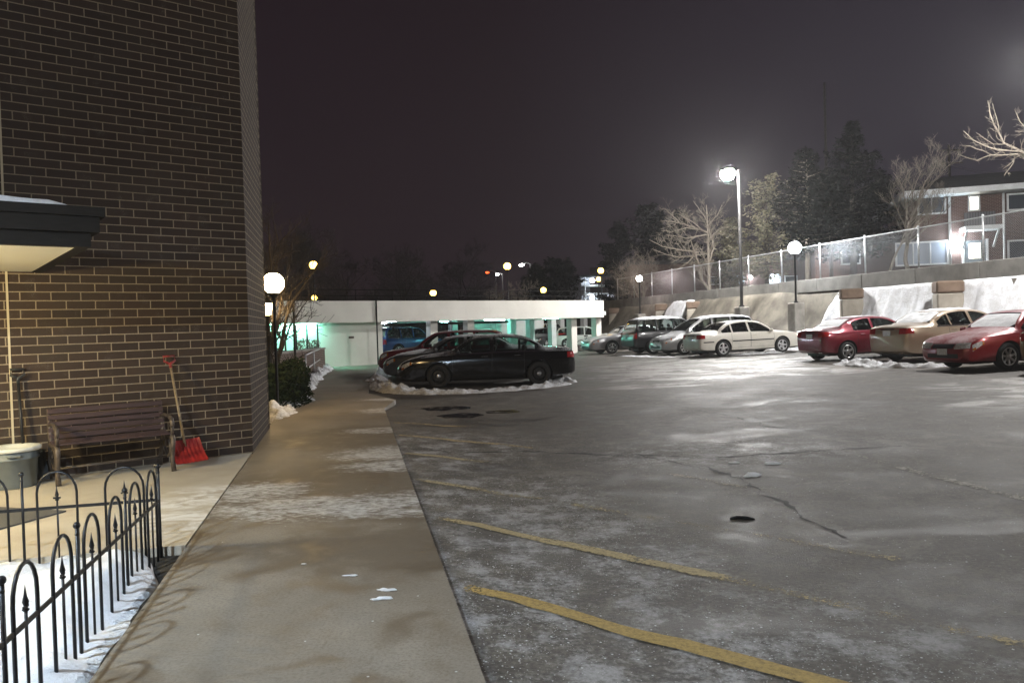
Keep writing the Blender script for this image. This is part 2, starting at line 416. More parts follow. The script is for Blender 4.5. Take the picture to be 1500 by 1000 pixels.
def make_car(name, label, cat, S, pm, rim='five', plate_front=False, moulding=False, detail=True, glass=None, group=None, snow=(), tails='side', chrome_belt=False, darkgrille=True):
    cs = CarShape(S); root = thing(name, label, cat, group=group)
    ring = []
    for f in cs.st:
        P = cs.sec(f); x = cs.fx(f)
        full = [Vector((x, y, z)) for y, z in P] + [Vector((x, -y, z)) for y, z in reversed(P[1:-1])]
        ring.append(full)
    n = len(ring[0]); mb = MB()
    vs = [p for r_ in ring for p in r_]
    fs = [(i * n + j, i * n + (j + 1) % n, (i + 1) * n + (j + 1) % n, (i + 1) * n + j) for i in range(len(ring) - 1) for j in range(n)]
    fs.append(tuple(range(n))); fs.append(tuple(reversed(range((len(ring) - 1) * n, len(ring) * n))))
    mb.add(vs, fs, 0, True)
    body = temp_obj(mb, [pm, CM['inside'], CM['dark']])
    # cabin cavity
    f0, f1 = S['rbase'] + .012, S['cowl'] - .012
    cav = MB(); rows = []
    k = 34
    for i in range(k + 1):
        f = lerp(f0, f1, i / k); zt = cs.top(f) - .05; zs = min(cs.belt(f), zt - .01); w = cs.W2 * cs.wd(f)
        e = 1.0
        yb = .95 * w - .075; yt = max(.2, yb - cs.tum * max(0, zt - cs.belt(f)) - .045)
        z0 = .42 if S['H'] < 1.6 else .5
        rows.append([Vector((cs.fx(f), y, z)) for y, z in ((yb - .02, z0), (yb, zs - .02), (yt, zt - .03), (yt * .6, zt), (-yt * .6, zt), (-yt, zt - .03), (-yb, zs - .02), (-yb + .02, z0))])
    m8 = 8
    vs = [p for r_ in rows for p in r_]
    fs = [(i * m8 + j, i * m8 + (j + 1) % m8, (i + 1) * m8 + (j + 1) % m8, (i + 1) * m8 + j) for i in range(k) for j in range(m8)]
    fs.append(tuple(range(m8))); fs.append(tuple(reversed(range(k * m8, (k + 1) * m8))))
    cav.add(vs, fs, 1)
    boolean(body, temp_obj(cav, [pm, CM['inside'], CM['dark']]))
    # side windows
    def wtop(f): return min(cs.top(f - .014), cs.top(f), cs.top(f + .014)) - .085
    def wbot(f): return cs.belt(f) + .025
    for (a, b) in S['wins']:
        up, lo = [], []
        for i in range(25):
            f = lerp(a, b, i / 24)
            if wtop(f) > wbot(f) + .015: up.append((cs.fx(f), wtop(f))); lo.append((cs.fx(f), wbot(f)))
        poly = lo + up[::-1]; nn = len(poly)
        c = MB()
        c.add([(x, -1.5, z) for x, z in poly] + [(x, 1.5, z) for x, z in poly],
              [tuple(range(nn)), tuple(reversed(range(nn, 2 * nn)))] + [(i, nn + i, nn + (i + 1) % nn, (i + 1) % nn) for i in range(nn)], 2)
        boolean(body, temp_obj(c, [pm, CM['inside'], CM['dark']]))
    # windscreen and rear window
    def screen(fa, fb, sgn):
        za, zb_ = cs.top(fa), cs.top(fb)
        A = Vector((cs.fx(fa), 0, za)); B = Vector((cs.fx(fb), 0, zb_)); d = (B - A).normalized(); nrm = Vector((-d.z * -sgn, 0, abs(d.x)))
        nrm = Vector((sgn * abs(d.z), 0, abs(d.x)))
        A = A + d * .05; B = B - d * .045
        ya = .95 * cs.W2 * cs.wd(fa) - .15; yb = max(.3, .95 * cs.W2 - cs.tum * (zb_ - cs.belt(fb)) - .16)
        c = MB(); q = []
        for e in (-.13, .16):
            for P0, yy in ((A, ya), (B, yb)):
                for s_ in (-1, 1): q.append(P0 + nrm * e + Vector((0, s_ * yy, 0)))
        c.add(q, [(0, 1, 3, 2), (4, 6, 7, 5), (0, 4, 5, 1), (2, 3, 7, 6), (0, 2, 6, 4), (1, 5, 7, 3)], 2)
        boolean(body, temp_obj(c, [pm, CM['inside'], CM['dark']]))
    screen(S['cowl'], S['rfront'], 1); screen(S['rbase'], S['rrear'], -1)
    # wheel arches
    for fa in S['axles']:
        for s_ in (-1, 1):
            c = MB(); T = Matrix.Translation((cs.fx(fa), s_ * (cs.W2 - .12), S['wr'] + .01)) @ Matrix.Rotation(R(90), 4, 'X')
            c.lathe([(S['wr'] + .055, -.2), (S['wr'] + .055, .2)], n=32, mi=2, M=T, smooth=False)
            boolean(body, temp_obj(c, [pm, CM['inside'], CM['dark']]))
    # split the shell into panels
    me = body.data; me.name = 'body'
    panels = {}
    for p in me.polygons:
        c = p.center; f = cs.xf(c.x); key = 'body'
        if p.material_index == 0:
            if abs(c.y) > .6 * cs.W2 and .33 < c.z < wbot(f) + .01 and abs(p.normal.y) > .45:
                for di, (a, b) in enumerate(S['doors']):
                    if a <= f <= b: key = ('door', di, c.y > 0)
            if f > S['cowl'] + .012 and f < .955 and p.normal.z > .6 and abs(c.y) < .80 * cs.W2: key = ('hood',)
            if S['rbase'] > .1 and .02 < f < S['rbase'] - .005 and p.normal.z > .6 and abs(c.y) < .80 * cs.W2: key = ('trunk_lid',)
            if f > .935 and c.z < .60: key = ('bumper', 1)
            if f < .05 and c.z < .62: key = ('bumper', 0)
        panels.setdefault(key, []).append(p.index)
    src = bmesh.new(); src.from_mesh(me); src.faces.ensure_lookup_table()
    doorobj = {}
    for key, idx in panels.items():
        idx = set(idx); b2 = src.copy(); b2.faces.ensure_lookup_table()
        bmesh.ops.delete(b2, geom=[f for f in b2.faces if f.index not in idx], context='FACES')
        nm = key if isinstance(key, str) else key[0]
        m2 = bpy.data.meshes.new(nm); b2.to_mesh(m2); b2.free()
        for x in (pm, CM['inside'], CM['dark']): m2.materials.append(x)
        for p in m2.polygons: p.use_smooth = True
        m2.set_sharp_from_angle(angle=R(32))
        o = bpy.data.objects.new(nm, m2); COL.objects.link(o); o.parent = root
        if nm == 'door': doorobj[key[1:]] = o
    src.free(); bpy.data.objects.remove(body)
    # glazing: follows the shell, set in a little
    gm = glass or CM['glass']
    def glassgrid(nm, fa, fb, v0, v1, side, nf=12):
        g = []
        for i in range(nf + 1):
            f = lerp(fa, fb, i / nf); P = cs.sec(f); Q = cs.sec(f)
            row = []
            for j in range(v0, v1 + 1):
                y, z = P[j]; y = max(0, y - .022); z = z - (.022 if j >= 12 else 0.006)
                row.append(Vector((cs.fx(f), y, z)))
            if side == 0: row = row + [Vector((p.x, -p.y, p.z)) for p in reversed(row[:-1])]
            elif side < 0: row = [Vector((p.x, -p.y, p.z)) for p in row]
            g.append(row)
        mb = MB(); mb.sheet(g); return mb.build(nm, gm, root)
    glassgrid('windscreen', S['rfront'] - .005, S['cowl'] + .004, 11, 15, 0)
    glassgrid('rear_window', S['rbase'] - .004, S['rrear'] + .005, 11, 15, 0)
    for (a, b) in S['wins']:
        for s_ in (1, -1): glassgrid('side_window', a - .006, b + .006, 8, 12, s_)
    # seats
    fz = .5 if S['H'] < 1.6 else .62
    def seat(x, y, w):
        mb = MB()
        mb.box((x, y, fz + .04), (.5, w, .16), bevel=.05)
        T = Matrix.Translation((x - .27, y, fz + .36)) @ Matrix.Rotation(R(-14), 4, 'Y')
        mb.box((0, 0, 0), (.13, w, .62), M=T, bevel=.05)
        for yy in ((0,) if w < .7 else (-.38, .38)):
            mb.box((0, yy, .41), (.09, .24, .17), M=T, bevel=.04)
        mb.build('seat', CM['seat'], root)
    xs = cs.fx(S['doors'][1][0] + .055)
    seat(xs, .36, .5); seat(xs, -.36, .5); seat(cs.fx(S['doors'][0][0] + .06), 0, 1.2)
    mb = MB(); mb.box((cs.fx(S['cowl']) - .38, 0, cs.belt(.65) - .02), (.34, 1.35, .14), bevel=.05); mb.build('dashboard', CM['inside'], root)
    mb = MB(); T = Matrix.Translation((cs.fx(S['cowl']) - .66, .36, cs.belt(.6) - .02)) @ Matrix.Rotation(R(-62), 4, 'Y')
    pts = [T @ Vector((.18 * math.cos(a), .18 * math.sin(a), 0)) for a in [2 * math.pi * i / 16 for i in range(17)]]
    mb.tube(pts, .014, 5); mb.build('steering_wheel', CM['dark'], root)
    # wheels
    for fa in S['axles']:
        for s_ in (1, -1): make_wheel(root, cs.fx(fa), s_ * (cs.W2 - .125), S['wr'], rim, SHW)
    # seams: thin dark gaps between the panels
    mb = MB()
    for s_ in (1, -1):
        for a in sorted(set(x for ab in S['doors'] for x in ab)):
            if any(abs(a - fa) * cs.L < S['wr'] + .06 for fa in S['axles']): zlo = S['wr'] * 2 + .09
            else: zlo = .34
            hw = .0035 / cs.L * 1.3
            side_patch(mb, cs, a - hw, a + hw, lambda f: (zlo, wbot(f) - .012), s_, .0018, 1, 10)
        side_patch(mb, cs, S['doors'][0][0], S['doors'][1][1], lambda f: (.338, .345), s_, .0018, 20, 1)
    mb.build('panel_gap', CM['dark'], root)
    if moulding:
        mb = MB()
        for s_ in (1, -1): side_patch(mb, cs, S['axles'][0] + .085, S['axles'][1] - .085, lambda f: (.60, .645), s_, .012, 24, 2)
        for s_ in (1, -1): side_patch(mb, cs, .03, S['axles'][0] - .085, lambda f: (.60, .645), s_, .012, 8, 2)
        mb.build('side_moulding', CM['dark'], root)
    if chrome_belt:
        mb = MB()
        for s_ in (1, -1): side_patch(mb, cs, S['wins'][0][0] - .01, S['wins'][-1][1] + .01, lambda f: (wbot(f) - .030, wbot(f) - .002), s_, .008, 30, 1)
        mb.build('belt_trim', CM['chrome'], root)
    # handles
    for di, (a, b) in enumerate(S['doors']):
        for s_ in (1, -1):
            f = a + .028; z = cs.belt(f) - .10; y = cs.ymax(f, z)
            mb = MB(); mb.box((cs.fx(f) + .05, s_ * (y + .016), z), (.19, .03, .032), bevel=.012)
            mb.build('handle', pm, doorobj.get((di, s_ > 0), root))
    # mirrors
    for s_ in (1, -1):
        f = S['cowl'] - .05; z = cs.belt(f) + .08; y = cs.ymax(f, cs.belt(f))
        mb = MB(); mb.box((cs.fx(f), s_ * (y + .12), z), (.10, .20, .13), bevel=.04); mb.box((cs.fx(f) + .01, s_ * (y + .01), z - .05), (.06, .12, .05), bevel=.02)
        mb.build('wing_mirror', pm, root)
    # lamps
    zf = cs.top(.96); zr = cs.top(.03)
    for s_ in (1, -1):
        mb = MB(); end_patch(mb, cs, s_ * cs.W2 * .40, s_ * cs.W2 * .82, zf - .215, zf - .075, True, .012, 12, 5, 0, .025, .0); side_patch(mb, cs, .925, .972, lambda f: (cs.top(f) - .235 + (.97 - f) * 1.2, cs.top(f) - .085), s_, .010, 8, 3); h = mb.build('headlight', CM['lens'], root)
        mb = MB(); side_patch(mb, cs, .915, .9255, lambda f: (cs.top(f) - .19, cs.top(f) - .095), s_, .010, 3, 3); side_patch(mb, cs, .958, .972, lambda f: (cs.top(f) - .225, cs.top(f) - .17), s_, .014, 3, 2); mb.build('turn_signal', CM['amber'], h)
        if tails == 'side':
            mb = MB(); end_patch(mb, cs, s_ * cs.W2 * .52, s_ * cs.W2 * .84, zr - .26, zr - .085, False, .010, 8, 4); side_patch(mb, cs, .008, .045, lambda f: (zr - .25, zr - .09), s_, .010, 8, 3)
        else:
            zt0, zt1 = S.get('tail', (.78, 1.07))
            mb = MB(); end_patch(mb, cs, s_ * cs.W2 * .74, s_ * cs.W2 * .88, zt0, zt1, False, .012, 5, 8); side_patch(mb, cs, .010, .03, lambda f: (zt0, zt1), s_, .010, 5, 6)
        mb.build('tail_light', CM['red'], root)
    mb = MB(); end_patch(mb, cs, -cs.W2 * .36, cs.W2 * .36, zf - .20, zf - .09, True, .008, 14, 3)
    end_patch(mb, cs, -cs.W2 * .52, cs.W2 * .52, .34, .45, True, .008, 14, 3)
    mb.build('grille', CM['dark'], root)
    mb = MB(); end_patch(mb, cs, -cs.W2 * .36, cs.W2 * .36, zf - .15, zf - .135, True, .016, 14, 1); mb.build('grille_bar', CM['chrome'], root)
    zp = zr - .24
    mb = MB(); xr = cs.endx(0, zp, False); mb.box((xr - .012, 0, zp), (.02, .31, .155), bevel=.004); mb.build('licence_plate', CM['plate'], root)
    mb = MB(); end_patch(mb, cs, -cs.W2 * .30, cs.W2 * .30, zr - .13, zr - .10, False, .008, 10, 1); mb.build('trunk_trim', CM['dark'] if not chrome_belt else CM['chrome'], root)
    if plate_front:
        xr = cs.endx(0, .5, True); mb = MB(); mb.box((xr + .014, 0, .50), (.02, .31, .155), bevel=.004); mb.build('licence_plate', CM['plate'], root)
    mb = MB(); mb.tube([(cs.fx(.0) - .01, -.5, .30), (cs.fx(.05), -.5, .30)], .03, 8); mb.build('exhaust', CM['chrome'], root)
    mb = MB(); mb.box((0, 0, .25), (cs.L * .86, cs.W2 * 1.3, .14)); mb.build('underbody', CM['dark'], root)
    # snow caps
    for nm, fa, fb, v0, amount in snow:
        g = []; nf = 26
        for i in range(nf + 1):
            f = lerp(fa, fb, i / nf); P = cs.sec(f); row = []
            half = P[v0:16]
            full = [Vector((cs.fx(f), y, z)) for y, z in half] + [Vector((cs.fx(f), -y, z)) for y, z in reversed(half[:-1])]
            dense = []
            for a, b in zip(full[:-1], full[1:]):
                for t in (0, .25, .5, .75): dense.append(a.lerp(b, t))
            dense.append(full[-1]); nd = len(dense)
            for j, p in enumerate(dense):
                e = min(i, nf - i) / 4; e2 = min(j, nd - 1 - j) / 4
                hgt = amount * min(1, e, e2) * (1.0 + .9 * mnoise.fractal(p * 4.5 + Vector((S['L'], fa * 9, 3)), 1.0, 2.0, 4)) - .012
                row.append(p + Vector((0, 0, hgt)))
            g.append(row)
        mb = MB(); mb.sheet(g); mb.build(nm, CM['snow'], root)
    root['half_length'] = cs.L / 2
    return root, cs
def place_car(root, cs, ref, wx, wy, hx, hy):
    """put the car-local point ref=(f, y) over the world point (wx, wy), nose along (hx, hy)"""
    h = Vector((hx, hy, 0)).normalized(); s = Vector((-h.y, h.x, 0))
    lx = cs.fx(ref[0]); c = Vector((wx, wy, 0)) - h * lx - s * ref[1]
    sl = .02 if c.x > .5 else 0.0
    h3 = Vector((h.x, h.y, sl * h.x)).normalized(); s3 = Vector((s.x, s.y, sl * s.x)).normalized(); u = h3.cross(s3)
    M = Matrix.Identity(4)
    for i, v in enumerate((h3, s3, u)):
        for k in range(3): M[k][i] = v[k]
    M.translation = (c.x, c.y, lotz(c.x) + .003)
    root.matrix_world = M
# ------------------------------------------------------------------ surface materials
def brick_mat():
    k = NT('dark_brick'); p = k.obj()
    sx = k.n('ShaderNodeSeparateXYZ'); k.l(p, sx.inputs[0]); cb = k.n('ShaderNodeCombineXYZ'); k.l(sx.outputs[0], cb.inputs[0]); k.l(sx.outputs[2], cb.inputs[1])
    wob = k.n('ShaderNodeVectorMath', operation='MULTIPLY_ADD')
    nz = k.n('ShaderNodeTexNoise'); nz.inputs['Scale'].default_value = 9; k.l(p, nz.inputs['Vector'])
    k.l(nz.outputs['Color'], wob.inputs[0]); wob.inputs[1].default_value = (.004, .004, 0); k.l(cb.outputs[0], wob.inputs[2])
    b = k.n('ShaderNodeTexBrick'); b.offset = .5; b.inputs['Scale'].default_value = 1; b.inputs['Brick Width'].default_value = .3048; b.inputs['Row Height'].default_value = .1016
    b.inputs['Mortar Size'].default_value = .0068; b.inputs['Mortar Smooth'].default_value = .25; b.inputs['Bias'].default_value = -.1
    b.inputs['Color1'].default_value = (.030, .0185, .0135, 1); b.inputs['Color2'].default_value = (.047, .029, .021, 1); b.inputs['Mortar'].default_value = (.27, .22, .16, 1)
    k.l(wob.outputs[0], b.inputs['Vector'])
    n1 = k.noise(p, 1.1, 6); n2 = k.noise(p, 70, 5, .7); n3 = k.noise(p, 5, 4)
    c = k.mix(k.math('MULTIPLY', k.ramp(n2, .35, .75), .45), b.outputs['Color'], (.020, .016, .015))
    c = k.mix(k.ramp(n1, .35, .75, 0, .3), c, (.052, .045, .036))
    c = k.mix(k.math('MULTIPLY', k.ramp(n3, .55, .75), k.ramp(n2, .45, .6, 0, .25)), c, (.25, .23, .2))
    h = k.math('SUBTRACT', k.math('MULTIPLY', n2, .22), b.outputs['Fac'])
    k.set(col=c, rough=.88, normal=k.bump(h, .7, .008), spec=.3); return k.m
def red_brick_mat(name='red_brick', c1=(.056, .022, .018), c2=(.085, .034, .027)):
    k = NT(name); p = k.obj()
    sx = k.n('ShaderNodeSeparateXYZ'); k.l(p, sx.inputs[0]); cb = k.n('ShaderNodeCombineXYZ'); k.l(k.math('ADD', sx.outputs[0], sx.outputs[1]), cb.inputs[0]); k.l(sx.outputs[2], cb.inputs[1])
    b = k.n('ShaderNodeTexBrick'); b.inputs['Scale'].default_value = 1; b.inputs['Brick Width'].default_value = .21; b.inputs['Row Height'].default_value = .072; b.inputs['Mortar Size'].default_value = .006
    b.inputs['Color1'].default_value = (*c1, 1); b.inputs['Color2'].default_value = (*c2, 1); b.inputs['Mortar'].default_value = (.30, .26, .23, 1); k.l(cb.outputs[0], b.inputs['Vector'])
    n = k.noise(p, .8, 6); k.set(col=k.mix(k.ramp(n, .35, .7, 0, .4), b.outputs['Color'], (.08, .05, .045)), rough=.9, normal=k.bump(b.outputs['Fac'], -.4, .005)); return k.m
def blobs(k, p, cen):
    """patch mask: union of soft ellipses at the given (x, y, rx, ry)"""
    out = None; sp = k.n('ShaderNodeSeparateXYZ'); k.l(p, sp.inputs[0])
    for (x, y, rx, ry) in cen:
        dx = k.math('DIVIDE', k.math('SUBTRACT', sp.outputs[0], x), rx); dy = k.math('DIVIDE', k.math('SUBTRACT', sp.outputs[1], y), ry)
        d = k.math('ADD', k.math('MULTIPLY', dx, dx), k.math('MULTIPLY', dy, dy)); q = k.ramp(d, 0, 1.6, 1, 0)
        out = q if out is None else k.math('MAXIMUM', out, q)
    return out
def asphalt_mat():
    k = NT('asphalt'); p = k.pos()
    big = k.noise(p, .14, 9, .66, .8); mid = k.noise(p, .9, 9, .68, .4); fine = k.noise(p, 32, 7, .72); grain = k.noise(p, 150, 3, .8); med = k.noise(p, 5.5, 8, .7, .3)
    stretch = k.noise(k.map(p, (.35, 1.5, 1), (0, 0, R(12))), .9, 10, .72, .6)
    gr = k.math('ADD', k.math('MULTIPLY', fine, .6), k.math('MULTIPLY', med, .4))
    sp_ = k.n('ShaderNodeSeparateXYZ'); k.l(p, sp_.inputs[0])
    rot = k.map(p, rot=(0, 0, R(-11.8)))
    trk = k.noise(k.map(rot, (1.3, .05, 1)), 1.0, 5, .6, .3)                                            # tyre tracks along the aisle
    brk = k.math('ADD', k.math('MULTIPLY', fine, .55), k.math('MULTIPLY', med, .45))
    c = k.mix(k.ramp(gr, .34, .66), (.024, .0212, .018), (.112, .099, .083))
    c = k.mix(k.ramp(k.math('ADD', k.math('MULTIPLY', big, .42), k.math('MULTIPLY', brk, .75)), .56, .68, 0, .7), c, k.mix(fine, (.072, .064, .054), (.158, .141, .120)))
    c = k.mix(k.ramp(k.math('ADD', k.math('MULTIPLY', stretch, .5), k.math('MULTIPLY', brk, .75)), .67, .80, 0, .75), c, k.mix(fine, (.11, .101, .090), (.27, .252, .23)))
    c = k.mix(k.ramp(k.math('ADD', k.math('MULTIPLY', trk, .7), k.math('MULTIPLY', brk, .4)), .58, .74, 0, .45), c, (.036, .033, .030))
    c = k.mix(k.ramp(k.math('ADD', k.math('MULTIPLY', mid, .7), k.math('MULTIPLY', brk, .4)), .44, .56, .6, 0), c, (.032, .029, .027))
    pale = blobs(k, p, [(7.2, 27.5, 4.2, 5.5), (5.0, 23.0, 2.6, 2.6), (8.5, 22.5, 2.2, 2), (11.5, 15.5, 3.0, 1.6), (9.5, 13.0, 2.2, .9), (3.5, 19.5, 1.3, .7)])  # pale frost, its big first patch also painting in the lamp's bright pool
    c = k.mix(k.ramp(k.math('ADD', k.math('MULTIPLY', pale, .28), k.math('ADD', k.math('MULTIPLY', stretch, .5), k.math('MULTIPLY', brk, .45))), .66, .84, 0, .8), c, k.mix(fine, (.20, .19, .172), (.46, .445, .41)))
    m2 = k.noise(p, 1.35, 10, .72, .8); m3 = k.noise(k.map(p, (.7, 1.2, 1), loc=(31, 7, 0)), .8, 10, .72, .8)
    c = k.mix(k.ramp(m2, .52, .61, 0, .42), c, k.mix(fine, (.115, .104, .088), (.235, .215, .187)))
    wet = k.ramp(m3, .53, .62); c = k.mix(k.math('MULTIPLY', wet, .62), c, (.026, .024, .022))
    ice = k.math('MULTIPLY', k.ramp(k.noise(k.map(p, (.8, 1.1, 1), loc=(3, 17, 0)), .9, 10, .7, .6), .47, .56), k.ramp(pale, .05, .5))
    c = k.mix(k.math('MULTIPLY', ice, .55), c, (.36, .35, .33))  # icy patches lightened to carry the lamp's glare
    # coarse snow and salt crumbs, thick next to the walk and thin elsewhere
    vo = k.n('ShaderNodeTexVoronoi'); vo.inputs['Scale'].default_value = 24; k.l(p, vo.inputs['Vector'])
    cr = k.ramp(vo.outputs['Distance'], .10, .20, 1, 0); vs = k.n('ShaderNodeSeparateColor'); k.l(vo.outputs['Color'], vs.inputs[0])
    near = blobs(k, p, [(.3, 5.5, 1.2, 1.5), (-.3, 7.4, 1.2, 1.4), (-1.0, 10.4, 1.4, 2.2), (1.0, 3.4, 1.6, 1.4), (0, 4.6, .8, 1.6), (2.5, 9.5, 1.5, 1.0)])
    thr = k.math('MULTIPLY_ADD', near, -.26, .955)
    crumb = k.math('MULTIPLY', cr, k.math('GREATER_THAN', vs.outputs[0], thr))
    vo2 = k.n('ShaderNodeTexVoronoi'); vo2.inputs['Scale'].default_value = 70; k.l(p, vo2.inputs['Vector'])
    vs2 = k.n('ShaderNodeSeparateColor'); k.l(vo2.outputs['Color'], vs2.inputs[0])
    cr2 = k.math('MULTIPLY', k.ramp(vo2.outputs['Distance'], .15, .35, 1, 0), k.math('GREATER_THAN', vs2.outputs[1], k.math('MULTIPLY_ADD', k.math('MULTIPLY', near, k.ramp(mid, .4, .6)), -.45, .97)))
    cr_all = k.math('MAXIMUM', crumb, k.math('MULTIPLY', cr2, .7))
    c = k.mix(cr_all, c, (.62, .64, .66))
    fr = k.math('MULTIPLY', near, k.ramp(k.math('MULTIPLY_ADD', fine, .35, k.noise(p, 3.2, 9, .74)), .62, .84, 0, .7)); c = k.mix(fr, c, (.40, .40, .41))
    ro = k.math('ADD', k.ramp(k.math('ADD', k.math('MULTIPLY', mid, .5), k.math('MULTIPLY', brk, .5)), .38, .62, .50, .64), k.math('MULTIPLY', grain, .16)); ro = k.math('SUBTRACT', ro, k.math('MAXIMUM', k.math('MULTIPLY', wet, .14), k.math('MULTIPLY', ice, .26)))
    h = k.math('ADD', k.math('MULTIPLY', fine, .6), k.math('ADD', k.math('MULTIPLY', grain, .4), cr_all))
    k.set(col=c, rough=ro, normal=k.bump(h, .7, .014), spec=.4); return k.m
def concrete_walk_mat():
    k = NT('walk_concrete'); p = k.pos()
    big = k.noise(p, .5, 7, .6, .3); mid = k.noise(p, 2.4, 8, .62, .4); fine = k.noise(p, 55, 6, .7)
    st = k.noise(k.map(p, (.75, 1.25, 1), (0, 0, R(12))), 3.0, 11, .76, .5)
    c = k.mix(k.ramp(big, .3, .7), (.155, .132, .102), (.245, .217, .178))
    c = k.mix(k.ramp(k.math('MULTIPLY_ADD', fine, .15, mid), .54, .74, 0, .62), c, (.125, .094, .06)); c = k.mix(k.ramp(fine, .42, .68, 0, .5), c, (.09, .076, .06)); c = k.mix(k.ramp(k.noise(p, 9, 8, .75, .4), .52, .7, 0, .35), c, (.105, .086, .062))
    damp = blobs(k, p, [(-1.2, 7.9, 2.2, 1.7), (-2.0, 11.5, 1.8, 1.5), (-.9, 5.6, 1.3, .7)]); c = k.mix(k.math('MULTIPLY', k.ramp(k.math('ADD', k.math('MULTIPLY', damp, .35), k.math('MULTIPLY', mid, .8)), .42, .70), .75), c, (.085, .064, .042))
    # trodden snow and salt left on the slab
    m = blobs(k, p, [(-1.75, 6.95, 1.25, .55), (-.95, 7.0, .9, .6), (-2.6, 7.7, .6, .6), (-1.75, 9.9, .75, .75), (-1.9, 12.2, 1.0, .45), (-2.35, 15.3, .9, .7), (-2.5, 17.7, 1.3, .5), (-3.0, 20.5, 1.1, .5), (-1.3, 9.0, .9, .5), (-3.5, 24.5, 1.1, .7)])
    g1 = k.noise(k.map(p, (.7, 1.3, 1), (0, 0, R(12))), 15, 8, .72, .3)
    q = k.math('ADD', k.math('MULTIPLY', g1, .55), k.math('ADD', k.math('MULTIPLY', st, .45), k.math('MULTIPLY', m, .17)))
    s1 = k.math('MULTIPLY', k.ramp(q, .56, .76), k.ramp(m, .02, .35))
    vo = k.n('ShaderNodeTexVoronoi'); vo.inputs['Scale'].default_value = 20; k.l(p, vo.inputs['Vector']); vs = k.n('ShaderNodeSeparateColor'); k.l(vo.outputs['Color'], vs.inputs[0])
    cr = k.math('MULTIPLY', k.ramp(vo.outputs['Distance'], .08, .18, 1, 0), k.math('GREATER_THAN', vs.outputs[0], k.math('MULTIPLY_ADD', m, -.25, .975)))
    s2 = k.math('MAXIMUM', s1, cr); c = k.mix(k.math('MULTIPLY', s2, .66), c, (.70, .71, .72))
    h = k.math('ADD', k.math('MULTIPLY', fine, .35), s2)
    k.set(col=c, rough=k.math('MULTIPLY_ADD', k.ramp(mid, .45, .7), -.22, .72), normal=k.bump(h, .35, .012), spec=.45); return k.m
def patio_mat():
    k = NT('patio_concrete'); p = k.pos(); n = k.noise(p, 1.2, 8, .62); f = k.noise(p, 50, 5, .7)
    st = k.noise(k.map(p, (1, 1.6, 1)), 3.0, 9, .68, .5)
    c = k.mix(k.ramp(n, .3, .7), (.34, .30, .24), (.44, .40, .33)); c = k.mix(k.ramp(f, .4, .8, 0, .3), c, (.22, .2, .17))
    m = blobs(k, p, [(-2.95, 7.5, .7, .7), (-2.9, 6.6, .5, .5)]); s = k.math('MULTIPLY', m, k.ramp(st, .40, .62)); c = k.mix(k.math('MULTIPLY', s, .8), c, (.70, .71, .72))
    k.set(col=c, rough=.75, normal=k.bump(f, .3, .01)); return k.m
def concrete_mat(name, a, b, scale=1.2, streak=1.0):
    k = NT(name); p = k.pos(); n = k.noise(p, scale, 8, .62); f = k.noise(p, 40, 5, .7); s = k.noise(k.map(p, (3, 3, .25)), 1.4, 6, .6)
    c = k.mix(k.ramp(n, .3, .7), a, b)
    if streak: c = k.mix(k.ramp(s, .55, .8, 0, streak * .4), c, tuple(x * .5 for x in a))
    k.set(col=c, rough=.85, normal=k.bump(k.math('ADD', f, n), .35, .015)); return k.m
def snow_mat(name, dirty=.0):
    k = NT(name); p = k.pos(); n = k.noise(p, 3.0, 9, .66); f = k.noise(p, 28, 6, .68)
    c = k.mix(k.ramp(n, .35, .7), (.80, .82, .86), (.70, .71, .73))
    if dirty: c = k.mix(k.ramp(k.math('ADD', k.math('MULTIPLY', n, .4), k.math('MULTIPLY', f, .6)), .42, .62, 0, dirty), c, (.20, .185, .165))
    k.set(col=c, rough=.8, normal=k.bump(k.math('ADD', n, k.math('MULTIPLY', f, .6)), .8, .05), spec=.3); return k.m
def worn_paint(name, col, seed=0):
    k = NT(name); p = k.map(k.pos(), loc=(seed * 7.3, seed * 3.1, 0)); n = k.noise(p, 2.6, 9, .74); f = k.noise(p, 38, 6, .76)
    at_ = k.n('ShaderNodeAttribute', attribute_name='wear')
    d = k.math('ADD', k.math('MULTIPLY', n, .5), k.math('MULTIPLY', f, .5))
    c = k.mix(k.ramp(f, .3, .7), tuple(x * .45 for x in col), col)
    lo = k.math('MULTIPLY_ADD', at_.outputs['Fac'], -.34, .62); al = k.math('MULTIPLY', k.math('SUBTRACT', d, lo), 11); al = k.math('MAXIMUM', 0.0, k.math('MINIMUM', .93, al))
    k.set(col=c, rough=.75, alpha=al, normal=k.bump(f, .4, .01)); return k.m
def bark_mat(name, a, b):
    k = NT(name); p = k.pos(); n = k.noise(k.map(p, (6, 6, 1.5)), 3, 7, .65); k.set(col=k.mix(k.ramp(n, .3, .7), a, b), rough=.9, normal=k.bump(n, .7, .02)); return k.m
def leaf_mat(name, a, b, scale=1.3):
    k = NT(name); p = k.pos(); n = k.noise(p, scale, 5, .6); f = k.noise(p, 9, 3)
    k.set(col=k.mix(k.ramp(k.math('ADD', k.math('MULTIPLY', n, .6), k.math('MULTIPLY', f, .4)), .35, .65), a, b), rough=.9, spec=.04); return k.m
def chain_mat():
    k = NT('chain_link_wire'); uv = k.n('ShaderNodeTexCoord').outputs['UV']; sp = k.n('ShaderNodeSeparateXYZ'); k.l(uv, sp.inputs[0])
    a = k.math('ADD', sp.outputs[0], sp.outputs[1]); b = k.math('SUBTRACT', sp.outputs[0], sp.outputs[1])
    w = lambda q: k.math('LESS_THAN', k.math('ABSOLUTE', k.math('SUBTRACT', k.math('FRACT', q), .5)), .045)
    k.set(col=(.32, .33, .34), metal=.6, rough=.5, alpha=k.math('MAXIMUM', w(a), w(b))); return k.m

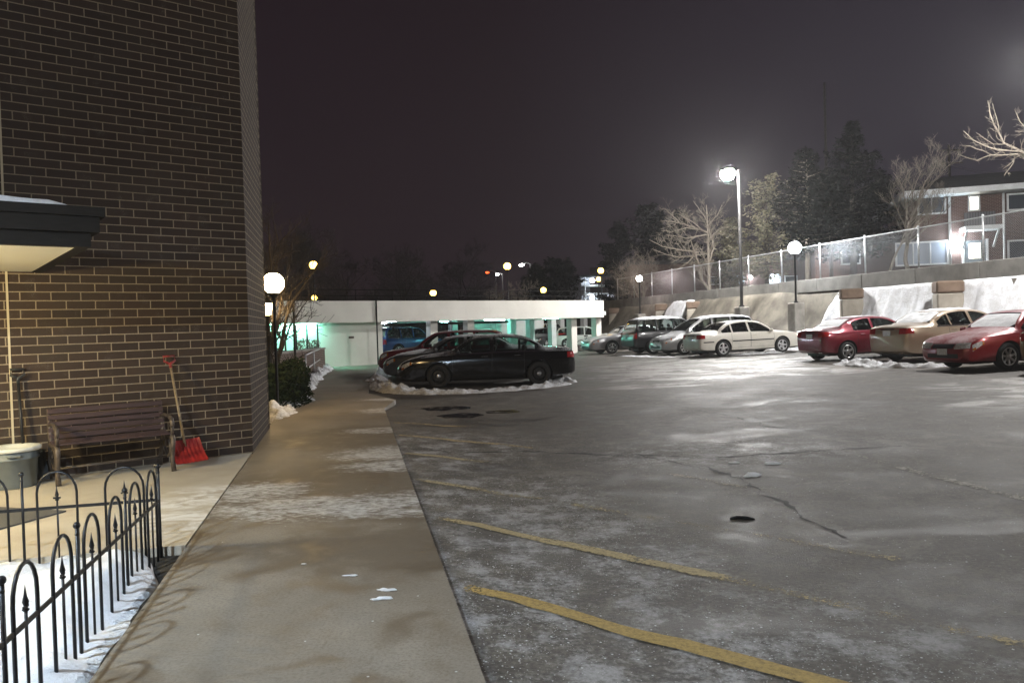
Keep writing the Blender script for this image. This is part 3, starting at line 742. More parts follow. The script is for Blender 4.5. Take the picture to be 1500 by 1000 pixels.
MT = {}
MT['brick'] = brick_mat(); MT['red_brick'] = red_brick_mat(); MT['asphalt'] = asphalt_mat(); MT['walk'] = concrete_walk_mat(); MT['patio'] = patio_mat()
MT['kerb'] = concrete_mat('kerb_concrete', (.22, .2, .18), (.32, .3, .27)); MT['beam'] = concrete_mat('beam_concrete', (.12, .116, .106), (.195, .188, .172), 1.4)
MT['pillar'] = concrete_mat('pillar_concrete', (.24, .215, .18), (.34, .31, .26), 2.0); MT['cap'] = concrete_mat('rust_brown_cap', (.115, .078, .055), (.175, .122, .088), 2.5, 0)
MT['block'] = concrete_mat('block_concrete', (.20, .19, .17), (.33, .31, .28), 2.5)
MT['bank'] = concrete_mat('bank_earth', (.055, .048, .037), (.155, .138, .110), .9, 0)
MT['snow'] = snow_mat('clean_snow'); MT['dirty_snow'] = snow_mat('ploughed_snow', .55); MT['bank_snow'] = snow_mat('bank_snow', .28)
MT['soil'] = plain('bed_soil', (.02, .017, .013), .95, var=.5, scale=14, bump=.6)
MT['ground'] = plain('frozen_ground', (.09, .085, .075), .95, var=.5, scale=.5)
MT['iron'] = plain('black_iron', (.012, .012, .013), .42, .4, var=.4, scale=25)
MT['pole'] = plain('dark_bronze_pole', (.010, .0095, .0095), .7, .0, var=.3, scale=10, spec=.15)
MT['galv'] = plain('galvanised_steel', (.45, .46, .47), .42, .8, var=.25, scale=14)
MT['white'] = concrete_mat('white_painted_concrete', (.66, .635, .58), (.74, .715, .66), .7, .25)
MT['garage_in'] = concrete_mat('garage_concrete', (.50, .52, .52), (.62, .64, .63), .8)
MT['garage_floor'] = plain('garage_floor', (.10, .10, .10), .6, var=.4, scale=.8)
MT['bark_far'] = bark_mat('far_silhouette_bark', (.008, .0065, .006), (.022, .018, .016)); MT['bark_dark'] = bark_mat('dark_bark', (.022, .018, .015), (.06, .05, .043)); MT['bark_lit_pale'] = bark_mat('lit_pale_bark', (.14, .12, .095), (.27, .235, .19))  # bark tones hold light: pale for lamp-lit trees, darkest for far silhouettes
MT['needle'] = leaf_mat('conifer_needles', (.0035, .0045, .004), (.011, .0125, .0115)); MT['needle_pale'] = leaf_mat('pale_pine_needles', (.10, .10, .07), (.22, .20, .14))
MT['bark_amber'] = bark_mat('brown_bark', (.018, .013, .010), (.045, .034, .026)); MT['hedge'] = leaf_mat('hedge_leaves', (.010, .018, .009), (.03, .045, .022), 4); MT['shrub'] = leaf_mat('dry_shrub_twigs', (.12, .07, .06), (.24, .15, .13))
MT['chain'] = chain_mat()
# ------------------------------------------------------------------ helpers for lines in plan
A = Vector((.785, .62, 0)).normalized()          # direction of the brick wall and of the garage front
AN = Vector((A.y, -A.x, 0))                      # outward normal, towards the lot
D = Vector((-.2045, .9789, 0)).normalized()      # along the walk
DB = Vector((-.2645, .9644, 0)).normalized(); E = Vector((DB.y, -DB.x, 0))   # along / across the bank
CORNER = Vector((-3.52, 10.33, 0)); FACEB = Vector((-.22, .975, 0)).normalized()
def hit(px, py, P, d):
    r = ray(px, py); den = d.x * r.y - d.y * r.x
    s = (r.x * P.y - r.y * P.x) / den
    q = P + d * s; k = (q.y / r.y) if abs(r.y) > 1e-6 else 0
    return s, EYE + r.z * k                      # distance along the line, height
def bankpt(w, t, z=0): 
    p = Vector((22.9, 0, 0)) + DB * w + E * t; return Vector((p.x, p.y, z))
def frame(P, u, z=0):                             # matrix with x along u
    n = Vector((-u.y, u.x, 0)); M = Matrix.Identity(4)
    for k in range(3): M[k][0] = u[k]; M[k][1] = n[k]; M[k][2] = (0, 0, 1)[k]
    M.translation = (P.x, P.y, z); return M

# ------------------------------------------------------------------ ground, lot, walk
mb = MB(); mb.box((0, 60, -.75), (900, 900, .3)); tag(mb.build('ground', MT['ground']), kind='structure')
mb = MB(); g = []
for i in range(83):
    y = -14 + i * 1.0; ex = .525 - .2019 * y
    g.append([Vector((ex + d, y, lotz2(ex + d, y) - (0 if d > -.3 or y > 15 else .3))) for d in [-9, -4, -1.5, -.31, -.12, 0, .3, .6, .9, 1.2, 1.5, 1.8, 2.1, 2.5, 3, 3.5, 4, 5, 6, 8, 10, 12, 15, 18, 22, 26, 30, 36]])
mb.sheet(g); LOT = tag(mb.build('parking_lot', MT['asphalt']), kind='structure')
mb = MB()
walk = [(2.948, -12), (.525, 0), (-.159, 3.386), (-2.627, 15.61), (-2.68, 17.5), (-3.7, 19.6), (-4.3, 23), (-6.35, 36.6), (-9.3, 36.6), (-4.16, 13.0), (-3.50, 10.28), (-1.21 - .2216 * 5.8, 5.8), (-1.21, 0), (1.4, -12)]
mb.poly_prism(walk, -.3, 0); SW = tag(mb.build('sidewalk', MT['walk']), kind='structure')
mb = MB(); mb.poly_prism([(-2.512, 5.80), (-3.515, 10.27), (-9.96, 5.24), (-10, 4.17)], -.3, -.002); tag(mb.build('patio', MT['patio']), kind='structure')
mb = MB(); mb.poly_prism([(-2.51, 5.79), (-10, 4.16), (-10, -8), (.6, -8), (-1.225, 0)], -.3, -.07); tag(mb.build('garden_bed', MT['soil']), kind='structure')
mb = MB(); mb.poly_prism([(-4.18, 13.0), (-9.32, 36.6), (-16, 36.6), (-12, 13)], -.3, -.05); tag(mb.build('planting_bed', MT['soil']), kind='structure')

# ------------------------------------------------------------------ worn bay lines (painted, 4 mm above the lot)
def paint_line(pts, w, keeps, seed, col=(.44, .30, .085), name='bay_line'):
    mt = worn_paint('worn_line_paint', col, seed)
    P = [lot(*p) for p in pts]; g = []; K = []
    L = []
    for q, (a, b) in enumerate(zip(P[:-1], P[1:])):
        n = max(2, int((b - a).length / .12))
        for i in range(n): L.append(a.lerp(b, i / n)); K.append(lerp(keeps[q], keeps[q + 1], i / n))
    L.append(P[-1]); K.append(keeps[-1]); wear = []
    for i, p in enumerate(L):
        t = (L[min(i + 1, len(L) - 1)] - L[max(i - 1, 0)]); t.z = 0; t.normalize(); s = Vector((-t.y, t.x, 0)); row = []
        off = s * (.015 * mnoise.noise(p * 1.7 + Vector((seed, 0, 0))))
        for j in range(5):
            v = j / 2 - 1; e = .02 * mnoise.noise(p * 14 + Vector((j * 9, seed, 0))) if abs(v) == 1 else 0
            a = p + s * (v * w / 2 + e * v) + off; row.append(Vector((a.x, a.y, lotz2(a.x, a.y) + .005))); wear.append(K[i] - (.16 if abs(v) == 1 else 0))
        g.append(row)
    mb = MB(); mb.sheet(g); o = mb.build(name, mt, fixn=False); tag(o, kind='structure')
    at_ = o.data.attributes.new('wear', 'FLOAT', 'POINT'); at_.data.foreach_set('value', wear); return o
paint_line([(682, 860), (760, 878), (1000, 944), (1235, 1007), (1420, 1060)], .125, [.35, .95, .98, .9, .8], 1)
paint_line([(630, 756), (700, 769), (830, 797), (1000, 834), (1075, 850), (1250, 889), (1500, 945), (1600, 968)], .12, [.3, .85, .74, .76, .48, .36, .42, .35], 2, (.43, .34, .17))
paint_line([(610, 702), (680, 713), (790, 730), (1000, 767), (1320, 820)], .13, [.6, .7, .42, .34, .40], 4, (.40, .33, .19))
paint_line([(594, 664), (640, 668), (720, 677)], .14, [.5, .72, .4], 5, (.42, .35, .20))
paint_line([(585, 637), (650, 643), (735, 651), (800, 658)], .13, [.5, .72, .6, .35], 6, (.45, .35, .18))
paint_line([(576, 619), (620, 621), (700, 625)], .12, [.5, .7, .4], 7, (.45, .34, .16))
paint_line([(1260, 668), (1350, 693), (1500, 731), (1620, 760)], .13, [.35, .5, .55, .5], 8, (.42, .40, .34))
paint_line([(960, 690), (1050, 706), (1180, 730)], .12, [.35, .48, .35], 9, (.42, .38, .30))
# long cracks in the asphalt, as narrow irregular sheets of black filler
def crack(pts, w, seed):
    P = [lot(*p) for p in pts]; L = []
    for a, b in zip(P[:-1], P[1:]):
        n = max(2, int((b - a).length / .05))
        for i in range(n): L.append(a.lerp(b, i / n))
    g = []
    for i, p in enumerate(L[:-1]):
        t = (L[i + 1] - p); t.z = 0; t.normalize(); s = Vector((-t.y, t.x, 0))
        o = s * (.10 * mnoise.fractal(p * 1.6 + Vector((seed, 3, 0)), .55, 2.2, 7)); ww = w * .5 * max(.10, .5 + 1.1 * mnoise.fractal(p * 3.3 + Vector((0, seed, 0)), .6, 2.2, 4))
        a, b = p + o + s * ww, p + o - s * ww; g.append([Vector((a.x, a.y, lotz2(a.x, a.y) + .0035)), Vector((b.x, b.y, lotz2(b.x, b.y) + .0035))])
    mb = MB(); mb.sheet(g); o = mb.build('pavement_crack', MT['crack'], LOT); return o
k = NT('crack_filler'); k.set(col=(.012, .012, .012), rough=.8); MT['crack'] = k.m
crack([(600, 657), (760, 662), (920, 666), (1040, 671), (1180, 662), (1330, 652)], .075, 1)
crack([(1030, 682), (1090, 705), (1150, 738), (1190, 765), (1250, 793)], .055, 2)
crack([(920, 665), (1000, 680), (1040, 688)], .03, 3)
crack([(1020, 600), (1080, 612), (1130, 625), (1260, 640)], .03, 4)
crack([(900, 578), (960, 590), (1010, 598)], .03, 5)
k = NT('oily_wet'); n = k.noise(k.pos(), 5, 6, .6); k.set(col=(.004, .004, .004), rough=.25, alpha=k.ramp(n, .34, .5)); MT['oil'] = k.m
def blot(px, py, rx, ry, name, mt, z=.0035):
    c = lot(px, py); pts = []
    for i in range(40):
        a = 2 * math.pi * i / 40; r = 1 + .28 * mnoise.noise(Vector((math.cos(a) * 1.5 + px, math.sin(a) * 1.5, 0)))
        pts.append(Vector((c.x + rx * r * math.cos(a), c.y + ry * r * math.sin(a), 0)))
    g = [[Vector((lerp(c.x, p.x, t), lerp(c.y, p.y, t), lotz2(lerp(c.x, p.x, t), lerp(c.y, p.y, t)) + z)) for t in (0, .5, 1)] for p in pts + pts[:1]]
    mb = MB(); mb.sheet(g); return mb.build(name, mt, LOT)
blot(653, 598, .55, .42, 'wet_patch', MT['oil']); blot(675, 608.5, .42, .40, 'wet_patch', MT['oil']); blot(736, 603, .35, .3, 'wet_patch', MT['oil'])
# little left-over pieces of ice and litter
for i, (px, py, r, h) in enumerate([(1102, 697, .07, .03), (1130, 679, .07, .02), (1075, 678, .05, .015)]):
    c = lot(px, py); mb = MB(); mb.sphere((0, 0, 0), r, 20, 8, 0, (1.3, .7, h / r)); mb.v = [v * (1 + .5 * mnoise.noise(v * 22 + Vector((i * 5, 1, 0)))) for v in mb.v]; o = mb.build('ice_lump', MT['snow']); o.location = (c.x, c.y, c.z + .005)
    tag(o, ['small flat white ice lump below the crack, nearest of three on the asphalt', 'small flat white ice lump, rightmost of three on the asphalt', 'small flat white ice lump, leftmost of three on the asphalt'][i], 'ice lump', 'ice lumps on the lot')
for i, (px, py, r) in enumerate([(560, 877, .042), (566, 864, .038), (515, 843, .028), (446, 826, .016)]):
    c = gnd(px, py); mb = MB(); mb.sphere((0, 0, 0), r, 20, 8, 0, (1.5, .5, .16)); mb.v = [v * (1 + .9 * mnoise.noise(v * 34 + Vector((i * 5, 7, 0)))) for v in mb.v]; o = mb.build('ice_lump', MT['snow']); o.location = (c.x, c.y, .004)
    tag(o, ['largest icy white scrap on the near concrete walk', 'thin icy white scrap just above the largest one on the walk', 'small icy scrap left of the two larger ones on the walk', 'tiny icy scrap farthest left on the near walk'][i], 'ice lump', 'ice scraps on the walk')
c = lot(1086, 760); mb = MB(); mb.tube([(-.09, 0, .008), (-.03, .02, .012), (.04, -.01, .012), (.10, -.03, .006)], [.008, .018, .018, .008], 6); o = mb.build('litter', MT['iron']); o.location = c
tag(o, 'black scrap of litter lying alone on the open asphalt', 'litter')
# ------------------------------------------------------------------ brick building with its entrance canopy
B = thing('brick_building', 'dark brown brick building with pale mortar and a flat canopy over the patio', 'building')
HB = 14.0
def wallpart(P, u, L, name='wall', z0=-.3):
    mb = MB(); mb.box((L / 2, .15, (HB + z0) / 2), (L, .30, HB - z0)); o = mb.build(name, MT['brick'], B); o.matrix_world = frame(P, u); return o
wallpart(CORNER - A * 13.4, A, 13.4)                               # long wall beside the patio (x runs along the wall)
fb = wallpart(CORNER, FACEB, 2.65); 
mb = MB(); mb.box((-8, .15, HB / 2), (16, .3, HB)); o = mb.build('wall', MT['brick'], B); PB = CORNER + FACEB * 2.65; o.matrix_world = frame(PB - FACEB * .302, Vector((FACEB.y, -FACEB.x, 0)))
M0 = frame(CORNER, A)
mb = MB(); s_, _ = hit(14, 520, CORNER, A); mb.box((s_, -.004, HB / 2 - .2), (.022, .012, HB - .4)); k = NT('joint_sealant'); k.set(col=(.42, .37, .27), rough=.8); j = mb.build('control_joint', k.m, B); j.matrix_world = M0
# canopy: stepped fascia boards round a flat soffit
wp = gnd(25, 392, 2.36); fp = gnd(111, 361.5, 2.36)
sw_ = (wp - CORNER).dot(A); sf = (fp - CORNER).dot(A); dep = (fp - CORNER).dot(AN); us = sf
cw = 6.0
k = NT('canopy_fascia'); p = k.pos(); n = k.noise(k.map(p, (4, 4, 30)), 2, 5); k.set(col=k.mix(n, (.007, .006, .005), (.018, .015, .013)), rough=.75, spec=.12); MT['fascia'] = k.m
CAN = thing('entrance_canopy', 'flat dark canopy with a cream soffit jutting out from the brick wall', 'canopy'); CAN.matrix_world = M0
def cb(x0, x1, y0, y1, z0, z1, name, mt):
    mb = MB(); mb.box(((x0 + x1) / 2, (y0 + y1) / 2, (z0 + z1) / 2), (x1 - x0, y1 - y0, z1 - z0)); return mb.build(name, mt, CAN)
k = NT('cream_soffit'); n = k.noise(k.pos(), 1.5, 6); k.set(col=k.mix(n, (.60, .57, .46), (.70, .67, .55)), rough=.7); 
cb(us - cw, us, -dep, -.002, 2.36, 2.40, 'soffit', k.m)
cb(us - cw, us + .10, -dep - .10, -dep, 2.352, 2.47, 'fascia_board', MT['fascia']); cb(us - cw, us + .16, -dep - .16, -dep, 2.472, 2.60, 'fascia_board', MT['fascia']); cb(us - cw, us + .20, -dep - .20, -dep, 2.602, 2.68, 'fascia_board', MT['fascia'])
cb(us + .0005, us + .10, -dep, -.004, 2.352, 2.47, 'fascia_board', MT['fascia']); cb(us + .0005, us + .16, -dep, -.004, 2.472, 2.60, 'fascia_board', MT['fascia']); cb(us + .0005, us + .20, -dep, -.004, 2.602, 2.68, 'fascia_board', MT['fascia'])
cb(us - cw, us, -dep, -.004, 2.41, 2.66, 'roof', MT['fascia'])
mb = MB(); g = []
for i in range(61):
    x = lerp(us - cw + .1, us - .02, i / 60); row = []
    for jx in range(9):
        y = lerp(-dep - .185, -dep + 1.8, (jx / 8) ** 2); e = min(1, min(i, 60 - i) / 2, jx / .99, (8 - jx) / 1.0)
        row.append(Vector((x, y, 2.672 + e * (.06 + .02 * mnoise.noise(Vector((x * 2, y * 2, 1)))))))
    g.append(row)
mb.sheet(g); o = mb.build('roof_snow', MT['snow']); o.matrix_world = M0; tag(o, 'thin white snow strip lying along the canopy edge', 'snow', kind='stuff')
# canopy lantern: hangs under the soffit, just outside the left of the frame
def emis(nm, col, s): 
    if nm not in MT: MT[nm] = emit(nm, col, s)
    return MT[nm]
lp = M0 @ Vector((us - 2.55, -2.15, 0))
L0 = thing('canopy_lantern', 'round glowing lantern hanging under the entrance canopy', 'lantern', (lp.x, lp.y, 2.36))
mb = MB(); mb.lathe([(.06, 0), (.06, -.03), (.012, -.035), (.012, -.16), (.09, -.17), (.14, -.19)], n=16); mb.build('stem', MT['iron'], L0)
mb = MB(); mb.sphere((0, 0, -.30), .13, 16, 10); mb.build('globe', emis('canopy_glow', (1, .80, .42), 620), L0)

# ------------------------------------------------------------------ embankment on the right, with its retaining wall
mb = MB(); g = []
NW = 110
for i in range(NW + 1):
    w = lerp(-22, 70, i / NW); row = []
    far = sstep(38.4, 41.2, w)
    for t, h0, h1 in ((-.5, 0, 0), (0, .02, .05), (.25, .32, .38), (.5, .58, .75), (.8, .68, 1.20), (1.1, .78, 1.68), (1.4, .95, 2.15), (1.65, 1.6, 2.55), (1.85, 2.45, 2.78), (2.1, 2.75, 2.84), (2.5, 2.9, 2.9)):
        p = bankpt(w, t); z = lotz(p.x) - .06 if t < 0 else lotz(p.x) + lerp(h0, h1, far) + .10 * mnoise.fractal(Vector((p.x * .8, p.y * .8, 2)), 1, 2, 4) * min(1, t * 2)
        if t >= 2.1: z = min(z, 2.9)
        row.append(Vector((p.x, p.y, z)))
    g.append(row)
mb.sheet(g); tag(mb.build('embankment', MT['bank']), kind='structure')
mb = MB(); g = []
for i in range(40):
    w = lerp(-25, 170, i / 39); g.append([Vector((*bankpt(w, t).xy, 3.15 + .012 * min(t, 30) + .15 * mnoise.noise(Vector((w * .1, t * .1, 0))) * (1 if t > 4 else 0))) for t in (2.15, 3, 5, 8, 14, 24, 40, 70, 130)])
mb.sheet(g); mb2 = MB()
tag(mb.build('upper_ground', MT['ground']), kind='structure')
RW = thing('retaining_wall', 'pale concrete beam wall with rust brown topped round pillars above the bank', 'wall', bankpt(30, 2.1, 0))
def rwpart(mb, nm, mt):
    o = mb.build(nm, mt, RW); o.matrix_parent_inverse = Matrix.Translation(-Vector(RW.location)); return o
POSTW = [(27.7 + (i - 6) * 2.95) / .9644 for i in range(-7, 19)]
for a, b in zip(POSTW[:-1], POSTW[1:]):
    mb = MB(); p = bankpt((a + b) / 2, 2.1, 3.145); mb.box(p, (abs(b - a) - .014, .42, .63), math.atan2(DB.y, DB.x), bevel=.02); rwpart(mb, 'coping_block', MT['beam'])
for Y in (18.2, 23.4, 28.7, 33.8, 47.5, 51.7, 59.5):
    c = bankpt(Y / .9644, 1.50); mb = MB(); w_ = .94 if Y < 40 else .84
    zt = 2.828; RZ = R(-18)
    mb.box((c.x, c.y, (.8 + zt - .47) / 2), (w_ * .95, w_ * .95, zt - .47 - .8), RZ, bevel=.05); pl = rwpart(mb, 'pillar', MT['pillar'])
    mb = MB(); mb.box((c.x, c.y, zt - .235), (w_, w_, .45), RZ, bevel=.06); cp = mb.build('cap', MT['cap'], pl)
# chain-link fence on the wall
CF = thing('chain_link_fence', 'grey chain link fence on slim posts along the top of the retaining wall', 'fence', bankpt(30, 2.1, 3.46))
def cfpart(mb, nm, mt, par=None):
    o = mb.build(nm, mt, CF); o.matrix_parent_inverse = Matrix.Translation(-Vector(CF.location)); return o
for w in POSTW[:25]:
    p = bankpt(w, 2.1, 3.46); mb = MB(); mb.tube([p, p + Vector((0, 0, 1.66))], .038, 8); mb.lathe([(.05, 1.66), (.045, 1.70), (0.001, 1.73)], p, 8); cfpart(mb, 'post', MT['galv'])
mb = MB(); mb.tube([bankpt(w, 2.1, 5.08) for w in POSTW[:25]], .028, 6); cfpart(mb, 'top_rail', MT['galv'])
mb = MB(); mb.add([bankpt(POSTW[0], 2.07, 3.47), bankpt(POSTW[24], 2.07, 3.47), bankpt(POSTW[24], 2.07, 5.08), bankpt(POSTW[0], 2.07, 5.08)], [(0, 1, 2, 3)]); ch = cfpart(mb, 'chain_link', MT['chain'])
uv = ch.data.uv_layers.new(name='UVMap'); Lw = POSTW[24] - POSTW[0]
for lpx in ch.data.loops:
    v = ch.data.vertices[lpx.vertex_index].co; uv.data[lpx.index].uv = ((v - bankpt(POSTW[0], 2.07, 3.47)).xy.length / .085, (v.z - 3.47) / .085)
# ------------------------------------------------------------------ snow
def snow_field(nm, mt, fn, na, nb, label, cat='snow'):
    mb = MB(); mb.sheet([[fn(i / na, j / nb) for j in range(nb + 1)] for i in range(na + 1)]); o = mb.build(nm, mt); return tag(o, label, cat, kind='stuff')
def fr(p, s, o=5): return mnoise.fractal(p * s, 1.0, 2.1, o)
def bank_snow(a, b):
    w = lerp(14, 40.0, a); t = lerp(-.75, 2.35, b)
    edge = 38.8 - 1.1 * max(0, t) + .5 * mnoise.noise(Vector((t * 1.6, 3, 1))) + .3 * mnoise.noise(Vector((t * 5, 1, 1)))
    if w > edge: w = edge + (w - edge) * .08
    p = bankpt(w, t); hs = ((-.75, 0), (0, .12), (.5, .58), (.8, .68), (1.1, .78), (1.4, .95), (1.65, 1.6), (1.88, 2.5), (2.1, 2.72), (2.4, 2.85))
    z = 0
    for (t0, z0), (t1, z1) in zip(hs[:-1], hs[1:]):
        if t0 <= t <= t1: z = lerp(z0, z1, (t - t0) / (t1 - t0))
    th = min(1, max(0, (edge - w) / .7)); e = min(1, b * 6)
    lump = max(0, fr(Vector((p.x, p.y, 0)), .7)) * .36 + fr(Vector((p.x, p.y, 7)), 2.2) * .14 + fr(Vector((p.x, p.y, 9)), 6, 3) * .05
    return Vector((p.x, p.y, min(2.83, lotz(p.x) + z - .10 + th * e * (.26 + lump * (1.9 if t < .8 else 1.35)))))
snow_field('bank_snow', MT['bank_snow'], bank_snow, 330, 60, 'bright white snow sheet covering the right hand bank under the retaining wall')
def patch_snow(a, b):
    w = lerp(49.6, 52.8, a); t = lerp(.1, 1.95, b); p = bankpt(w, t); h = [.0, .72, 1.5, 2.45, 2.85]; q = b * 4; i = min(3, int(q)); z = lerp(h[i], h[i + 1], q - i)
    e = min(1, min(a, 1 - a) * 6, min(b, 1 - b) * 6)
    return Vector((p.x, p.y, lotz(p.x) + z - .08 + e * (.32 + .15 * fr(p, 1.2))))
snow_field('bank_snow', MT['bank_snow'], patch_snow, 40, 26, 'small white snow patch on the far bank between two pillars')
def berm(pts, w, h, label, mt='dirty_snow', seed=0, base=None, step=.06, nb=20):
    P = [Vector((p[0], p[1], 0)) for p in pts]; L = []
    for a, b in zip(P[:-1], P[1:]):
        n = max(1, int((b - a).length / step)); L += [a.lerp(b, i / n) for i in range(n)]
    L.append(P[-1]); g = []; n = len(L)
    for i, p in enumerate(L):
        t = L[min(n - 1, i + 3)] - L[max(0, i - 3)]; t.normalize(); s = Vector((-t.y, t.x, 0))
        e = min(1, min(i, n - 1 - i) * step / .5) ** .6
        ww = w * (.75 + .55 * mnoise.noise(p * 1.1 + Vector((seed, 0, 0)))) * (.35 + .65 * e); row = []
        for j in range(nb + 1):
            v = j / nb * 2 - 1; q = p + s * (v * ww / 2)
            q = q + s * (.08 * mnoise.noise(q * 3.1 + Vector((0, seed, 2)))) 
            hh = max(0, 1 - v * v) ** .7 * h * e * max(.15, .72 + .9 * fr(q + Vector((seed, 0, 0)), 1.5) + .75 * fr(q, 5, 5))
            row.append(Vector((q.x, q.y, (lotz(q.x) if base is None else base) - .012 + hh)))
        g.append(row)
    mb = MB(); mb.sheet(g); o = mb.build('snow_berm', MT[mt]); return tag(o, label, 'snow', kind='stuff')
def lots(*pp): return [tuple(lot(*p).xy) for p in pp]
def walks(*pp): return [tuple(gnd(*p).xy) for p in pp]
berm(lots((549, 568), (572, 574), (620, 576.5), (680, 576), (740, 572), (790, 568), (838, 562)), .62, .12, 'low ridge of grey ploughed snow in front of the black sedan', seed=1)
berm(lots((796, 564), (815, 558), (843, 560)), .6, .17, 'snow heap behind the rear wheel of the black sedan', seed=5)
berm(walks((546, 552), (556, 562), (575, 569), (640, 572)), .95, .19, 'snow pile at the noses of the dark cars beside the walk', seed=2)
berm(lots((1226, 533), (1262, 536.5), (1310, 538), (1350, 538), (1393, 536)), 1.0, .17, 'dirty snow ridge on the asphalt below the tan sedan', seed=3)
berm(lots((1015, 522), (1080, 520), (1150, 516)), .8, .12, 'thin snow strip under the white sedan', seed=4)
berm(lots((905, 521), (955, 522.5), (990, 523)), .7, .05, 'thin snow smear beneath the dark wagon and the silver van', seed=6)
berm([tuple(bankpt(w, t).xy) for w, t in ((36.6, -.1), (38, .05), (39.5, -.05), (41, .1))], 1.3, .55, 'tumbled snow lumps at the nose of the white sedan', seed=11, mt='bank_snow')
berm(walks((393, 616), (405, 603), (420, 594), (437, 583)), .95, .17, 'lumpy white snow heap between hedge and walk at the brick corner', seed=7, base=-.04)
berm(walks((440, 575), (452, 563), (465, 551), (478, 540)), .75, .22, 'narrow snow strip along the handrail beside the walk', seed=8, base=-.03)
def bedsnow(a, b):
    Y = lerp(-3, 5.76, a); xr = -1.21 - .2216 * Y - .05 + .07 * mnoise.noise(Vector((Y * 2.2, 0, 4)))
    if Y > 5.1: xr -= (Y - 5.1) * .35
    xl = -8.5; x = lerp(xr, xl, b ** 1.8); y = Y - (.208 * (xr - x)) * sstep(2.5, 5.5, Y)
    e = min(1, b ** 1.8 * 26) ** .6 * min(1, (1 - a) * 300) ** .6
    p = Vector((x, y, 0)); return Vector((x, y, -.085 + e * (.11 + .10 * fr(p, 1.3) + .045 * fr(p, 5, 4))))
snow_field('garden_snow', MT['snow'], bedsnow, 150, 80, 'white snow lying in the garden bed behind the black iron fence')
# ------------------------------------------------------------------ low iron fence
def iron_fence(label, P, d, L, first_post=True):
    T = thing('garden_fence', label, 'fence'); T.matrix_world = frame(P, d)
    n = round(L / .45); pit = L / n; H, RH = .62, .36; z0 = -.09
    for i in range(n + 1):
        mb = MB()
        x = i * pit
        if i in (0, n) or i % 2 == 0:
            mb.tube([(x, 0, z0), (x, 0, H - .02)], .010, 6); mb.sphere((x, 0, H - .005), .019, 8, 6); mb.sphere((x, 0, H - .05), .012, 8, 5); mb.build('post', MT['iron'], T)
        if i < n:
            mb = MB(); r = pit * .29; c = x + pit / 2
            pts = [(c - r, 0, z0), (c - r, 0, H - .02 - r)] + [(c - r * math.cos(a), 0, H - .02 - r + r * 1.15 * math.sin(a)) for a in [math.pi * q / 10 for q in range(1, 10)]] + [(c + r, 0, H - .02 - r), (c + r, 0, z0)]
            mb.tube(pts, .0092, 6); mb.build('arch', MT['iron'], T)
            mb = MB(); mb.tube([(c, 0, z0), (c, 0, H - .20)], .007, 6); mb.lathe([(.005, 0), (.016, .012), (.006, .022), (.014, .045), (.007, .075), (.0005, .12)], (c, 0, H - .215), 8); mb.box((c, 0, H - .19), (.05, .008, .012)); mb.build('spear', MT['iron'], T)
    mb = MB(); mb.box((L / 2, 0, RH), (L + .02, .010, .022)); mb.build('rail', MT['iron'], T)
    return T
FC = Vector((-2.66, 5.72, 0)); FD = Vector((.215, -.9766, 0)).normalized()
iron_fence('low black iron fence of arches and spears along the edge of the walk', FC, FD, 5.4)
iron_fence('low black iron fence of arches between patio and snowy bed, meeting the walk', FC + Vector((-.02, .02, 0)), Vector((-.972, -.235, 0)).normalized(), 4.5)

# ------------------------------------------------------------------ bench
k = NT('bench_slat_wood'); p = k.obj(); n = k.noise(k.map(p, (3, 40, 40)), 2, 6); k.set(col=k.mix(n, (.028, .016, .017), (.060, .034, .034)), rough=.55, normal=k.bump(n, .3, .005)); MT['slat'] = k.m
MT['bench_iron'] = plain('brown_cast_iron', (.075, .058, .045), .5, .3, var=.35, scale=18, bump=.2)
BW = 1.24; bt = -1.78
BN = thing('park_bench', 'dark slatted bench with cast iron ends standing against the brick wall', 'bench'); BN.matrix_world = frame(CORNER + A * bt + AN * .16, A)
# local: x along the wall, -y away from the wall
for s_ in (-1, 1):
    x = s_ * (BW / 2 - .03); mb = MB()
    mb.tube([(x, .0, .80), (x, -.06, .62), (x, -.12, .44), (x, -.08, .30), (x, .02, .14), (x, .06, 0)], [.022, .026, .03, .026, .024, .028], 8)
    mb.tube([(x, -.13, .41), (x, -.34, .40), (x, -.52, .42), (x, -.57, .38), (x, -.53, .26), (x, -.50, .13), (x, -.56, .0)], [.028, .026, .028, .03, .028, .024, .03], 8)
    mb.tube([(x, -.06, .61), (x, -.20, .64), (x, -.40, .64), (x, -.52, .61), (x, -.565, .55), (x, -.52, .50), (x, -.47, .53)], [.018, .02, .022, .026, .024, .02, .014], 8)
    mb.tube([(x, -.50, .60), (x, -.54, .50), (x, -.53, .42)], .02, 8)
    cpts = [(x, -.30 + .13 * math.cos(a), .26 + .11 * math.sin(a)) for a in [math.pi * q / 12 * 1.6 - .4 for q in range(13)]]; mb.tube(cpts, .016, 6)
    mb.tube([(x, -.10, .30), (x, -.30, .15), (x, -.51, .22)], .018, 6)
    mb.build('bench_end', MT['bench_iron'], BN)
mb = MB()
for i in range(5):
    z = .49 + i * .070; y = -.115 + (z - .44) / .36 * .10
    mb = MB(); mb.box((0, y - .02, z), (BW - .02, .022, .058), bevel=.006); mb.build('back_slat', MT['slat'], BN)
for i in range(6):
    y = -.16 - i * .071; mb = MB(); mb.box((0, y, .44 - .012 * math.sin(i / 5 * math.pi)), (BW - .02, .06, .022), bevel=.006); mb.build('seat_slat', MT['slat'], BN)
mb = MB(); mb.tube([(-BW / 2 + .03, -.30, .15), (BW / 2 - .03, -.30, .15)], .012, 6); mb.build('stretcher', MT['bench_iron'], BN)

